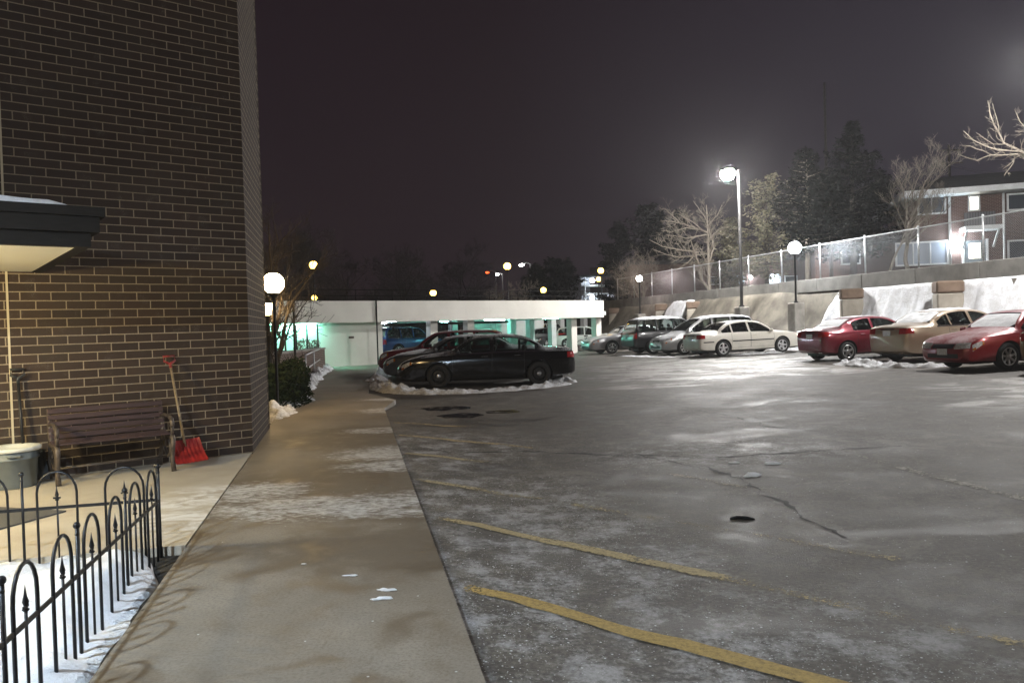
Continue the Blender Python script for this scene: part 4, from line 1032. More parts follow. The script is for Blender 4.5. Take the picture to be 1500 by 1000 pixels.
# ------------------------------------------------------------------ shovels, tub, mat
MT['red_pl'] = plain('red_plastic', (.24, .014, .012), .42, var=.25, scale=10, coat=.2); MT['shaft'] = plain('worn_wood_shaft', (.20, .15, .09), .6, var=.3, scale=25); MT['black_pl'] = plain('black_plastic', (.018, .02, .022), .45, var=.3)
def shovel(label, foot, top, wid, mats, blade=True):
    T = thing('snow_shovel', label, 'shovel'); foot = Vector(foot); top = Vector(top); ax = (top - foot).normalized()
    # local: z up the shaft, x across, y towards the wall
    x = A - ax * A.dot(ax); x.normalize(); y = ax.cross(x)
    M = Matrix.Identity(4)
    for i, v in enumerate((x, y, ax)):
        for k_ in range(3): M[k_][i] = v[k_]
    M.translation = foot; T.matrix_world = M; L = (top - foot).length
    mb = MB(); mb.tube([(0, 0, .16), (0, 0, L - .13)], .0155, 10); mb.build('shaft', mats[1], T)
    mb = MB(); g = MB(); gx = .065
    g.tube([(0, 0, L - .16), (0, 0, L - .11), (gx, 0, L - .07), (gx, 0, L - .005), (-gx, 0, L - .005), (-gx, 0, L - .07), (0, 0, L - .11)], [.019, .019, .014, .014, .016, .014, .014], 8); g.build('grip', mats[0], T)
    hb = .33; grid = []
    for i in range(31):
        u = i / 30 * 2 - 1; row = []
        for j in range(15):
            v = j / 14; z = v * hb; yy = -.17 * (1 - v) ** 2.0 + .015 * math.sin(u * 24) * (.2 + .8 * v) * min(1, (1 - v) * 5) + .03 * abs(u) ** 3 * -1 + .05 * max(0, v - .8)
            row.append(Vector((u * wid / 2 * (1 - .04 * v), yy, z)))
        grid.append(row)
    mb.sheet(grid); mb.sheet([[p + Vector((0, .006, 0)) for p in r_] for r_ in grid]); 
    b = mb.build('blade', mats[0], T, fixn=False)
    mb = MB(); mb.tube([(0, .02, .12), (0, 0, .24)], [.03, .02], 8); mb.build('socket', mats[0], T)
    return T
ft = gnd(280, 684, .01); s_, z_ = hit(247, 521, CORNER + AN * .06, A); tp = CORNER + AN * .06 + A * s_
ft = Vector((ft.x, ft.y, .0)) - AN * .10
shovel('red plastic snow shovel leaning on the brick wall beside the bench', (ft.x, ft.y, .015), (tp.x, tp.y, z_), .37, (MT['red_pl'], MT['shaft']))
s_, z_ = hit(25, 540, CORNER + AN * .05, A); tp = CORNER + AN * .05 + A * s_; f2 = tp + AN * .10 + A * .03
shovel('black handled snow shovel standing behind the grey tub', (f2.x, f2.y, .015), (tp.x, tp.y, z_), .42, (MT['black_pl'], MT['iron']))
c = Vector((-5.47, 8.36, 0)); TB = thing('storage_tub', 'grey plastic tub with a pale rim at the end of the bench', 'tub', (c.x, c.y, 0))
MT['tub'] = plain('grey_tub_plastic', (.13, .15, .155), .5, var=.15, scale=5); MT['tub_lid'] = plain('pale_tub_rim', (.55, .56, .52), .5, var=.1, scale=6)
mb = MB(); mb.lathe([(.215, 0), (.225, .01), (.245, .30), (.262, .305), (.262, .325), (.25, .33), (.256, .40)], n=36); mb.build('body', MT['tub'], TB)
mb = MB(); mb.lathe([(.256, .392), (.276, .392), (.280, .425), (.268, .436), (.21, .43), (.20, .405), (.001, .40)], n=36); mb.build('lid', MT['tub_lid'], TB)
for s_ in (-1, 1):
    mb = MB(); h_ = [Vector((.258 * math.cos(a), .258 * math.sin(a), .352)) for a in [s_ * .9 + q * .06 for q in range(-4, 5)]]; mb.tube([h_[0] * 1.0] + [p * 1.09 - Vector((0, 0, .03)) for p in h_[1:-1]] + [h_[-1]], .012, 6); mb.build('handle', MT['tub'], TB)
pc = [gnd(-30, 742), gnd(97, 749), gnd(-20, 781), gnd(-150, 772)]
mb = MB(); mb.poly_prism([(p.x, p.y) for p in pc], .0, .012); k = NT('grey_mat'); n = k.noise(k.pos(), 60, 4); k.set(col=k.mix(n, (.035, .035, .036), (.08, .08, .08)), rough=.95); tag(mb.build('door_mat', k.m), 'dark grey mat lying on the patio behind the low fence', 'mat')

# ------------------------------------------------------------------ lamps
COOL = (1, .975, .94); WARM = (1, .72, .36)
def pole_lamp(label, Y, px_pole, arm, t=.675, ground=None, strength=7000, zl=9.45, r=.37):
    c = bankpt(Y / .9644, t); T = thing('pole_lamp', label, 'lamp', (c.x, c.y, 0), group='tall parking lot lamps')
    mb = MB(); mb.box((0, 0, 1.45), (.58, .58, 1.66), math.atan2(DB.y, DB.x), bevel=.03); mb.build('concrete_base', MT['block'], T)
    mb = MB(); mb.lathe([(.17, 2.28), (.17, 2.31), (.12, 2.33), (.085, 2.40), (.078, zl + .12), (.0, zl + .14)], n=12); 
    for k_ in range(4): mb.lathe([(.025, 2.31), (.025, 2.37), (0.001, 2.375)], (.13 * math.cos(k_ * 1.57 + .78), .13 * math.sin(k_ * 1.57 + .78), 0), 6)
    mb.build('pole', MT['pole'], T)
    d = Vector((arm, 0, 0)).normalized() if not isinstance(arm, tuple) else Vector((*arm, 0)).normalized()
    mb = MB(); mb.bar(Vector((0, 0, zl + .03)), d * .32 + Vector((0, 0, zl + .06)), .06, .06); mb.build('arm', MT['pole'], T)
    mb = MB(); h = d * .60; mb.box((h.x, h.y, zl + .06), (.62, .40, .17), math.atan2(d.y, d.x), bevel=.04); hd = mb.build('lamp_head', MT['pole'], T)
    mb = MB(); mb.lathe([(r * .88, .20), (r * .86, .27), (r * .6, .36), (r * .3, .40), (.001, .41)], (h.x, h.y, zl - .10), 20, cap=False); mb.build('shade', MT['pole'], hd)
    mb = MB(); mb.sphere((h.x, h.y, zl - .10), r, 18, 10, 0, (1.0, .95, .9)); mb.build('lens', emis('pole_lamp_glow%d' % int(strength), COOL, strength), hd)  # lens oversized so that its ball takes in the lamp's glare
    return T
def globe_lamp(label, p, zb, r, nm, col, st, post=.05, base=True, strap=False, block=None, group='globe lamps', hood=False):
    T = thing('globe_lamp', label, 'lamp', (p.x, p.y, zb), group=group); h = p.z - zb
    if block:
        mb = MB(); mb.box((0, 0, -block / 2 + .02), (.56, .56, block), math.atan2(DB.y, DB.x), bevel=.03); mb.build('concrete_base', MT['block'], T)
    mb = MB(); mb.lathe([(post * 2.4, .02), (post * 2.4, .07), (post * 1.4, .12), (post, .2), (post * .9, h - r - .1), (post * 1.5, h - r - .07), (r * .45, h - r - .02), (r * .5, h - r * .86)], n=12); mb.build('post', MT['iron'], T)
    mb = MB(); mb.sphere((0, 0, h), r, 18, 12); mb.build('globe', emis(nm, col, st), T)
    mb = MB(); mb.lathe([(r * .35, h + r * .93), (r * .30, h + r * 1.02), (.012, h + r * 1.12), (.018, h + r * 1.25), (.001, h + r * 1.35)], n=10)
    mb.build('finial', MT['iron'], T)
    if hood:
        mb = MB(); mb.lathe([(r * 3.2, h - r * .55), (r * 3.2, h - r * .35), (r * 1.6, h + r * 1.3), (.02, h + r * 1.6)], n=24, cap=False); mb.build('shade', MT['iron'], T)  # hood added to keep the lamp's light off the upper brick wall
    if strap:
        for a0 in (0, 1):
            mb = MB(); ca, sa = math.cos(a0 * 1.57 + .5), math.sin(a0 * 1.57 + .5)
            mb.tube([((r + .012) * math.cos(b) * ca, (r + .012) * math.cos(b) * sa, h + (r + .012) * math.sin(b)) for b in [math.pi * 2 * q / 24 for q in range(25)]], .008, 5); mb.build('strap', MT['iron'], T)
    return T
PS = 1450
pole_lamp('tall lamp pole lighting the middle of the lot, blinding white head to its left', 41.0, 0, (-1, -.1), strength=PS)
pole_lamp('tall lamp pole with blinding white head beyond the right edge, above the snowy bank', 23.7, 0, (-1, -.1), strength=PS * .55)
pole_lamp('unseen lamp pole with white head, added nearest the camera to light the foreground', 7.4, 0, (-1, .1), strength=PS * .6)  # unseen pole, added to brighten the near lot
globe_lamp('unseen warm globe lamp added behind the camera to light the foreground', Vector((-5.0, -1.2, 3.3)), -.08, .22, 'behind_fill_globe', (1, .88, .70), 190, group='warm lamps by the walk')  # unseen lamp, added as fill light for walk and lot
globe_lamp('cool white globe lamp with an added hood, in the snowy bed left of frame', Vector((-3.6, 1.9, 3.2)), -.08, .10, 'bed_globe', (.68, .84, 1), 2500, group='globe lamps in the bed', hood=True)
c = bankpt(36.5 / .9644, .675, 4.93); globe_lamp('short white globe lamp on a concrete block behind the white sedan', c, 2.3, .29, 'cool_globe', (.9, .95, 1), 130, block=1.5, group='globe lamps on the bank')
c = bankpt(53.3 / .9644, .675, 4.66); globe_lamp('short pinkish globe lamp on the far bank beside the garage', c, 2.2, .20, 'pink_globe', (1, .84, .82), 140, block=1.4, group='globe lamps on the bank')
# warm globes
def deck_lamp(label, px, py, Y, r=.2, zb=2.9, st=62, nm='warm_globe'): return globe_lamp(label, at(px, py, Y), zb, r, nm, (1, .64, .10), 9, post=.04, group='globe lamps on the garage deck')
globe_lamp('large warm globe lamp with iron strap just past the brick corner', at(400.5, 415, 15.2), -.05, .205, 'near_globe', (1, .68, .30), 95, strap=True, post=.03, group='warm lamps by the walk')
p = at(391.5, 451, 17.5); T = thing('post_lantern', 'small warm lantern lower and left of the large globe', 'lantern', (p.x, p.y, -.05), group='warm lamps by the walk')
mb = MB(); mb.lathe([(.09, 0), (.09, .06), (.045, .12), (.04, p.z - .16), (.10, p.z - .11)], n=10); mb.build('post', MT['iron'], T)
mb = MB(); mb.lathe([(.07, p.z - .11), (.115, p.z + .10), (.10, p.z + .15)], n=8, smooth=False); mb.build('glass', emis('near_globe', (1, .68, .30), 95), T)
mb = MB(); mb.lathe([(.14, p.z + .15), (.05, p.z + .25), (.001, p.z + .31)], n=8, smooth=False); mb.build('cap', MT['iron'], T)
deck_lamp('warm globe lamp on a tall post, higher of the two above the stairwell', 459, 388.5, 38.5); deck_lamp('small warm globe lamp low on the garage edge above the stairwell', 460.5, 436, 46, .17, 2.95)
deck_lamp('small warm globe lamp low on the garage deck, left of centre', 634.5, 429, 47, .19); deck_lamp('warm globe lamp on a tall thin post in the middle of the garage deck', 743, 390, 50, .23)
deck_lamp('small warm globe lamp low on the deck right of the tall middle one', 796, 425, 54, .2)
deck_lamp('warm globe lamp, upper of the pair at the right end of the deck', 880, 396.5, 58, .22, 2.9); deck_lamp('warm globe lamp, lower of the pair at the right end of the deck', 877, 409, 62, .20, 2.9)
# far street lights
def street_light(label, px, py, Y, col, st, nm, arm=1):
    p = at(px, py, Y); T = thing('street_light', label, 'street light', (p.x + arm * 1.0, p.y, -.4), group='far street lights'); h = p.z + .4
    mb = MB(); mb.tube([(0, 0, 0), (0, 0, h * .5), (0, 0, h + .05), (-arm * .4, 0, h + .22), (-arm * .9, 0, h + .18)], [.12, .10, .08, .06, .05], 8); mb.build('pole', MT['galv'], T)
    mb = MB(); mb.box((-arm * 1.0, 0, h + .12), (.6, .3, .14), bevel=.05); hd = mb.build('lamp_head', MT['pole'], T)
    mb = MB(); mb.sphere((-arm * 1.0, 0, h), .24, 12, 8, 0, (1, 1, .6)); mb.build('lens', emis(nm, col, st), hd)
street_light('far orange street light above the garage deck', 714, 399, 95, (1, .10, .012), 4, 'orange_glow')
street_light('far white street light beside the orange one', 728, 402, 100, COOL, 60, 'far_white', .7); street_light('far white street light right of the tall middle globe', 764, 388, 80, COOL, 60, 'far_white', .9)

# ------------------------------------------------------------------ parking garage
GP = Vector((-6.3, 36.0, 0)); GN = Vector((-A.y, A.x, 0))
GA = thing('parking_garage', 'low white concrete parking garage with open bays across the end of the lot', 'garage'); GA.matrix_world = frame(GP, A)
def gb(x0, x1, y0, y1, z0, z1, nm, mt, bev=0):
    mb = MB(); mb.box(((x0 + x1) / 2, (y0 + y1) / 2, (z0 + z1) / 2), (x1 - x0, y1 - y0, z1 - z0), bevel=bev); return mb.build(nm, mt, GA)
S1, _ = hit(897, 455, GP, A); SO, _ = hit(560.5, 500, GP + GN * .45, A); SL = -7.0; DEEP = 26
# fascia with a rounded right-hand corner
mb = MB(); prof = []
for (x, y) in [(SL, 0), (S1 - 1.2, 0)] + [(S1 - 1.2 + 1.2 * math.sin(a), 1.2 - 1.2 * math.cos(a)) for a in [math.pi / 2 * q / 8 for q in range(1, 9)]] + [(S1, DEEP)]: prof.append((x, y))
def off(pr, d):
    out = []
    for i, p in enumerate(pr):
        a = Vector(pr[max(0, i - 1)]); b = Vector(pr[min(len(pr) - 1, i + 1)]); t = (b - a).normalized(); out.append((p[0] - t.y * d, p[1] + t.x * d))
    return out
inn = off(prof, .22); vs = []; fs = []
for z in (1.99, 2.98):
    vs += [(x, y, z) for x, y in prof] + [(x, y, z) for x, y in inn]
n = len(prof)
for i in range(n - 1):
    fs += [(i, i + 1, 2 * n + i + 1, 2 * n + i), (n + i, 3 * n + i, 3 * n + i + 1, n + i + 1), (i, n + i, n + i + 1, i + 1), (2 * n + i, 2 * n + i + 1, 3 * n + i + 1, 3 * n + i)]
fs += [(0, 2 * n, 3 * n, n), (n - 1, 2 * n - 1, 4 * n - 1, 3 * n - 1)]
mb.add(vs, fs, 0, False); mb.build('fascia', MT['white'], GA)
gb(SL, S1 - .3, .24, DEEP, 2.12, 2.35, 'deck', MT['garage_in'])
gb(SL, SO, .45, .70, -.3, 2.115, 'wall', MT['white'])
gb(SO - .25, SO, .705, 14.6, -.3, 2.115, 'wall', MT['garage_in']); gb(SL, S1 - .3, DEEP - .3, DEEP, -.3, 2.115, 'wall', MT['garage_in'])
SM, _ = hit(636, 500, GP + GN * 9, A)
gb(SO + .005, SM, 14.6, 14.8, -.3, 2.115, 'wall', MT['white'])
cols = [(633, .5), (687, .5), (838, .5), (874, .6), (664, 7), (728, 7), (750, 7.2), (777, 7), (809, 7), (700, 14), (722, 14), (790, 14), (822, 14), (856, 14), (870, 20)]
for px, dy in cols:
    s_, _ = hit(px, 490, GP + GN * (dy + .2), A); gb(s_ - .21, s_ + .21, dy, dy + .42, -.4, 2.115, 'column', MT['garage_in'] if dy > 1 else MT['white'])
sa, _ = hit(797, 490, GP + GN * 11, A); gb(sa, S1 - 2.5, 11, 11.2, -.3, 2.115, 'wall', MT['garage_in'])
mb = MB(); s_, _ = hit(551.5, 480, GP, A); mb.tube([(s_, -.05, -.05), (s_, -.05, 3.0)], .035, 8); mb.build('drainpipe', MT['pole'], GA)
s_, z_ = hit(514.5, 494, GP + GN * .45, A); gb(s_ - .13, s_ + .13, .43, .448, z_ - .05, z_ + .05, 'sign', plain('dark_sign', (.06, .035, .025), .5))
mb = MB(); mb.tube([(SO + .1, 1.2, 1.86), (SM * .98, 1.2, 1.86)], .06, 8); mb.tube([(SO + 1.0, 1.2, 1.86), (SO + 1.0, 1.2, 1.70), (SO + 1.15, 1.2, 1.62)], .05, 8); mb.build('pipe', MT['iron'], GA)
for z in (3.22, 3.5):
    mb = MB(); mb.tube([(SL, .12, z), (S1 - 1.3, .12, z)], .018, 6); mb.build('rail', MT['pole'], GA)
for i in range(12):
    x = lerp(SL + .3, S1 - 1.3, i / 11); mb = MB(); mb.tube([(x, .12, 2.98), (x, .12, 3.52)], .02, 6); mb.build('rail_post', MT['pole'], GA)
mb = MB(); p0 = frame(GP, A); mb.poly_prism([tuple((p0 @ Vector(q)).xy) for q in ((SO, .72, 0), (S1 + 1, .72, 0), (S1 + 1, DEEP, 0), (SO, DEEP, 0))], -.2, -.03); tag(mb.build('garage_floor', MT['garage_floor']), kind='structure')
def tube_light(label, x, y, nm, col, st, L=1.2, z=2.06):
    q = p0 @ Vector((x, y, z)); T = thing('tube_light', label, 'light', q, math.atan2(A.y, A.x), group='tube lights in the garage')
    mb = MB(); mb.box((0, 0, .03), (L + .06, .16, .05), bevel=.01); mb.build('housing', MT['galv'], T)
    mb = MB(); mb.tube([(-L / 2, 0, -.01), (L / 2, 0, -.01)], .028, 8); mb.build('tube', emis(nm, col, st), T)
TEAL = (.26, 1, .76)
for i, (x, y) in enumerate([(S1 - 1.8, 3.5), (S1 - 5.5, 4.5), (S1 - 2.5, 8), (S1 - 6.0, 8.5), (S1 - 3.5, 17), (S1 - 8, 18)]):
    tube_light('teal tube light under the garage deck, ' + ['nearest the rounded corner', 'second bay from the rounded corner', 'middle depth at the right end', 'middle depth, one bay in', 'deep inside at the right end', 'deep inside behind the middle columns'][i], x, y, 'teal_tube', TEAL, 150)
tube_light('cold white tube light in the left bay above the blue wagon', SO + 1.6, 3.0, 'white_tube', (.74, .84, 1), 200); tube_light('cold white tube light farther back in the left bay', SO + 2.4, 9.5, 'white_tube', (.74, .84, 1), 200)
tube_light('cold white tube light between the middle columns', SO + 6.0, 12.0, 'white_tube', (.8, .9, 1), 60)
s_, _ = hit(446, 480, GP, A); tube_light('second teal tube light under the fascia, nearer the sign', s_, .33, 'teal_tube2', TEAL, 480, 1.3, 2.07)
s_, _ = hit(411, 480, GP, A); tube_light('teal tube light under the fascia at the stairwell', s_, .33, 'teal_tube2', TEAL, 480, 1.3, 2.07)

# stairwell: black metal screen, brick parapet, handrail
s0, _ = hit(384, 480, GP - GN * .9, A); s1, _ = hit(465, 480, GP - GN * .9, A)
SC_ = thing('stairwell_screen', 'black metal framed screen before the teal lit stairwell', 'screen'); SC_.matrix_world = frame(GP - GN * .9, A)
nb = 5
for i in range(nb + 1):
    x = lerp(s0, s1, i / nb); mb = MB(); mb.box((x, 0, .95), (.055, .055, 2.0)); mb.build('upright', MT['iron'], SC_)
for z in (1.93, .62):
    mb = MB(); mb.box(((s0 + s1) / 2, .03, z), (s1 - s0, .05, .05)); mb.build('crossbar', MT['iron'], SC_)
MT['low_brick'] = red_brick_mat('brown_brick', (.05, .030, .020), (.085, .05, .034))
q0 = at(432, 520, 27.5); q1 = at(476, 520, 31.5)
PW = thing('brick_parapet', 'low brown brick parapet wall beside the walk at the stairwell', 'wall', (q0.x, q0.y, 0))
d = Vector((q1.x - q0.x, q1.y - q0.y, 0)); L = d.length; d.normalize(); PW.matrix_world = frame(Vector((q0.x, q0.y, 0)), d)
mb = MB(); mb.box((L / 2 - 2, .15, .35), (L + 4, .3, 1.1)); mb.build('wall', MT['low_brick'], PW); mb = MB(); mb.box((L / 2 - 2, .15, .93), (L + 4.06, .36, .06)); mb.build('coping', MT['kerb'], PW)
HR = thing('handrail', 'pale pipe handrail on thin posts along the left edge of the walk', 'handrail')
hp = [gnd(449, 566), gnd(461, 553), gnd(470, 544), gnd(477, 537)]
for p in hp:
    mb = MB(); mb.tube([(p.x, p.y, -.05), (p.x, p.y, .92)], .024, 8); mb.build('post', MT['galv'], HR)
mb = MB(); mb.tube([(p.x, p.y, .92) for p in hp], .024, 8); mb.build('rail', MT['galv'], HR)
mb = MB(); mb.tube([(p.x, p.y, .5) for p in hp], .02, 8); mb.build('rail', MT['galv'], HR)
p = gnd(434, 570); T = thing('sign_post', 'thin dark post standing alone beside the hedge', 'post', (p.x, p.y, -.05)); mb = MB(); mb.tube([(0, 0, 0), (0, 0, 2.55)], .035, 8); mb.lathe([(.05, 2.55), (.03, 2.62), (.001, 2.66)], n=8); mb.build('pole', MT['iron'], T)

# ------------------------------------------------------------------ apartment house on the upper ground
MT['trim'] = plain('white_trim', (.62, .64, .65), .6, var=.12, scale=3); MT['roof'] = plain('dark_shingles', (.045, .045, .05), .9, var=.4, scale=3)
MT['win_dark'] = glassmat('dark_window_glass', (.05, .06, .07)); k = NT('window_blind'); k.set(col=(.30, .34, .40), rough=.6); MT['blind'] = k.m
MT['dark_room'] = plain('dark_room', (.015, .016, .02), .9)
AP = Vector((24.16, 42, 0)); AU = Vector((.955, -.297, 0)).normalized(); AD = Vector((-AU.y, AU.x, 0))
AH = thing('apartment_house', 'two storey red brick apartment house with white eaves and a lit door', 'building'); AH.matrix_world = frame(AP, AU)
def ax(px, py): return hit(px, py, AP, AU)
xl, _ = ax(1196, 380); xr = 22.0; GZ = 3.2; EZ = ax(1410, 287)[1]
xe, _ = ax(1319, 285); xw = xe + .9
mb = MB(); mb.box(((xw + xr) / 2, 5, (GZ + EZ) / 2 - .3), (xr - xw, 10, EZ - GZ + .6)); mb.build('wall', MT['red_brick'], AH)
mb = MB(); mb.box(((xl + xw) / 2 - .001, 5.3, GZ + .9), (xw - xl, 9, 3.0)); mb.build('wall', MT['red_brick'], AH)
mb = MB(); mb.box(((xl + xw) / 2 - .2, 5.2, GZ + 2.48), (xw - xl + .5, 9.8, .16)); mb.build('roof', MT['roof'], AH)
mb = MB(); mb.box(((xe + xr) / 2, 4.6, EZ + .17), (xr - xe, 11.4, .30)); mb.build('eaves', MT['trim'], AH)
mb = MB(); x0, x1 = xe + .1, xr; zb = EZ + .324; mb.add([(x0, -1.0, zb), (x1, -1.0, zb), (x1, 10.2, zb), (x0, 10.2, zb), (x0 + 3, 4.6, zb + 1.5), (x1, 4.6, zb + 1.5)], [(0, 1, 5, 4), (1, 2, 5), (2, 3, 4, 5), (3, 0, 4), (0, 3, 2, 1)]); mb.build('roof', MT['roof'], AH)
def window(pxa, pya, pxb, pyb, panes=1, lit=None, par=None):
    par = par or AH
    xa, za = ax(pxa, pya); xb, zb_ = ax(pxb, pyb); z1 = (za); z0 = zb_; w = xb - xa
    mb = MB(); fw = .09
    for b in ((xa + w / 2, z1 - fw / 2, w, fw), (xa + w / 2, z0 + fw / 2, w, fw)): mb.box((b[0], -.03, b[1]), (b[2], .10, b[3]))
    for i in range(panes + 1):
        x = lerp(xa + fw / 2, xb - fw / 2, i / panes); mb.box((x, -.032, (z0 + z1) / 2), (fw if i in (0, panes) else .06, .10, z1 - z0 - 2 * fw - .004))
    f = mb.build('window', MT['trim'], AH)
    mb = MB(); mb.box(((xa + xb) / 2, -.012, (z0 + z1) / 2), (w - .1, .015, z1 - z0 - .1))
    mb.build('pane', lit or MT['blind'], f)
    if lit is None:
        pass
    return f
LIT = emis('lit_window', (1, .92, .68), 3.2); k = NT('night_glass'); k.set(col=(.05, .06, .075), rough=.08, spec=.7, coat=.5); MT['night'] = k.m
k = NT('blue_blind'); n = k.noise(k.map(k.obj(), (1, 1, 25)), 2, 3); k.set(col=k.mix(n, (.16, .19, .24), (.28, .33, .40)), rough=.35, coat=.6); MT['bblind'] = k.m
window(1311, 356, 1390, 387, 3, MT['bblind']); window(1343, 289, 1386, 313, 2, MT['night']); window(1417.5, 287, 1435.5, 309, 1, LIT); window(1475, 352, 1535, 379, 2, MT['night']); window(1474, 284, 1530, 306, 2, MT['night']); window(1231, 361, 1261, 387, 2, MT['night'])
xa, za = ax(1412, 353); xb, zb_ = ax(1444, 386)
mb = MB(); mb.box(((xa + xb) / 2, -.03, (za + GZ) / 2), (xb - xa, .07, za - GZ)); dr = mb.build('door', plain('grey_door', (.16, .19, .21), .5), AH)
for x_ in (xa - .06, xb + .06):
    mb = MB(); mb.box((x_, -.04, (za + GZ) / 2), (.11, .12, za - GZ + .1)); mb.build('frame', MT['trim'], dr)
xa2, z1 = ax(1418.5, 357); xb2, z0 = ax(1436, 378); mb = MB(); mb.box(((xa2 + xb2) / 2, -.072, (z0 + z1) / 2), (xb2 - xa2, .012, z1 - z0)); mb.build('pane', LIT, dr)
xa3, z3 = ax(1405, 338); xb3, _ = ax(1458, 338)
mb = MB(); mb.box(((xa3 + xb3) / 2, -.65, z3), (xb3 - xa3, 1.3, .2)); aw = mb.build('awning', MT['trim'], AH)
for x_ in (xa3 + .12, xb3 - .12):
    mb = MB(); mb.bar((x_, -.06, z3 - .95), (x_, -1.1, z3 - .12), .09, .09); mb.build('bracket', MT['trim'], aw)
mb = MB(); x_, _ = ax(1391, 340); mb.tube([(x_, -.08, GZ), (x_, -.08, EZ)], .07, 8); mb.build('downspout', MT['trim'], AH)
mb = MB(); x_, _ = ax(1470, 340); mb.tube([(x_, -.08, GZ), (x_, -.08, EZ)], .06, 8); mb.build('downspout', MT['trim'], AH)
xa4, z4 = ax(1412, 312); xb4, z5 = ax(1458, 333); mb = MB(); mb.box(((xa4 + xb4) / 2, -.03, (z4 + z5) / 2), (xb4 - xa4, .06, z4 - z5))
k = NT('grey_slat_panel'); w_ = k.n('ShaderNodeTexWave'); w_.inputs['Scale'].default_value = 2.4; k.l(k.obj(), w_.inputs['Vector']); k.set(col=k.mix(w_.outputs['Fac'], (.07, .07, .075), (.13, .13, .14)), rough=.8); mb.build('slat_panel', k.m, AH)
x_, z_ = ax(1398.5, 357); q = AH.matrix_world @ Vector((x_, -.14, z_))
mb = MB(); mb.box((x_, -.04, z_ + .02), (.16, .08, .26), bevel=.02); pl = mb.build('porch_lamp', MT['pole'], AH); mb = MB(); mb.sphere((x_, -.2, z_), .2, 14, 8); mb.build('lens', emis('porch_glow', (.80, .92, 1), 190), pl)
# long brick building farther back
CB = Vector((12.0, 64, 0)); CU = Vector((1, -.06, 0)).normalized(); CH = thing('brick_house', 'long low red brick house behind the trees beyond the chain link fence', 'building'); CH.matrix_world = frame(CB, CU)
def cx(px, py): return hit(px, py, CB, CU)
xl, _ = cx(925, 420); xr, _ = cx(1192, 400)
mb = MB(); mb.box(((xl + xr) / 2, 4, 3.7), (xr - xl, 8, 5.4)); mb.build('wall', red_brick_mat('far_red_brick', (.07, .032, .028), (.095, .045, .038)), CH)
mb = MB(); mb.box(((xl + xr) / 2, 4, 6.55), (xr - xl + .8, 9, .30)); mb.build('roof', MT['roof'], CH)
k = NT('pale_lit_blind'); k.set(col=(.5, .55, .6), em=(.62, .78, 1), es=.35, rough=.5); MT['pblind'] = k.m
for a, b, c_, d_ in ((1077, 403, 1091, 417), (1121, 402, 1145, 419), (1149, 404, 1168, 417), (1040, 405, 1056, 417)):
    xa, za = cx(a, b); xb, zb_ = cx(c_, d_); mb = MB(); mb.box(((xa + xb) / 2, -.03, (za + zb_) / 2), (xb - xa, .09, za - zb_)); f = mb.build('window', MT['trim'], CH); mb = MB(); mb.box(((xa + xb) / 2, -.08, (za + zb_) / 2), (xb - xa - .16, .02, za - zb_ - .16)); mb.build('pane', MT['pblind'] if a in (1077, 1121) else MT['night'], f)
for px, py in ((1098, 406), (1133, 407)):
    x_, z_ = cx(px, py); mb = MB(); mb.box((x_, -.05, z_ + .1), (.2, .1, .3), bevel=.02); pl = mb.build('wall_lamp', MT['pole'], CH); mb = MB(); mb.sphere((x_, -.22, z_), .15, 12, 8); mb.build('lens', emis('porch_glow2', (.82, .92, 1), 110), pl)
# far white flats with walkways
DBP = Vector((10.0, 88, 0)); DU = Vector((1, .08, 0)).normalized(); DH = thing('white_flats', 'far white block of flats with lit open walkways right of the garage', 'building'); DH.matrix_world = frame(DBP, DU)
def dx(px, py): return hit(px, py, DBP, DU)
xl, z_t = dx(851, 407); xr, _ = dx(926, 405); k = NT('far_white_wall'); k.set(col=(.55, .57, .62), rough=.8)
mb = MB(); mb.box(((xl + xr) / 2, 4, z_t / 2), (xr - xl, 8, z_t)); mb.build('wall', k.m, DH); mb = MB(); mb.box(((xl + xr) / 2, 3.3, z_t + .12), (xr - xl + .6, 10, .22)); mb.build('roof', MT['roof'], DH)
for py in (431, 419):
    _, z_ = dx(880, py); mb = MB(); mb.box(((xl + xr) / 2, -.75, z_), (xr - xl, 1.5, .18)); wk = mb.build('walkway', MT['trim'], DH)
    mb = MB(); mb.tube([(xl, -1.45, z_ + 1.0), (xr, -1.45, z_ + 1.0)], .04, 6); mb.build('rail', MT['iron'], wk)
    for i in range(4):
        x_ = lerp(xl + 1, xr - 1, (i + .5) / 4); mb = MB(); mb.box((x_, -.03, z_ + 1.15), (.95, .08, 2.0)); mb.build('door', plain('far_door', (.10, .06, .06), .6), DH)
for i in range(4):
    x_ = lerp(xl + .2, xr - .2, i / 3); mb = MB(); mb.tube([(x_, -1.42, 0), (x_, -1.42, z_t)], .07, 6); mb.build('post', MT['trim'], DH)
for px, py, st in ((864, 412, 1), (864, 437, 1), (903, 436, 1)):
    x_, z_ = dx(px, py); mb = MB(); mb.box((x_, -1.30, z_ + .22), (.25, .2, .12)); pl = mb.build('walkway_lamp', MT['pole'], DH); mb = MB(); mb.sphere((x_, -1.62, z_), .26, 12, 8); mb.build('lens', emis('flat_glow', (.85, .93, 1), 40), pl)
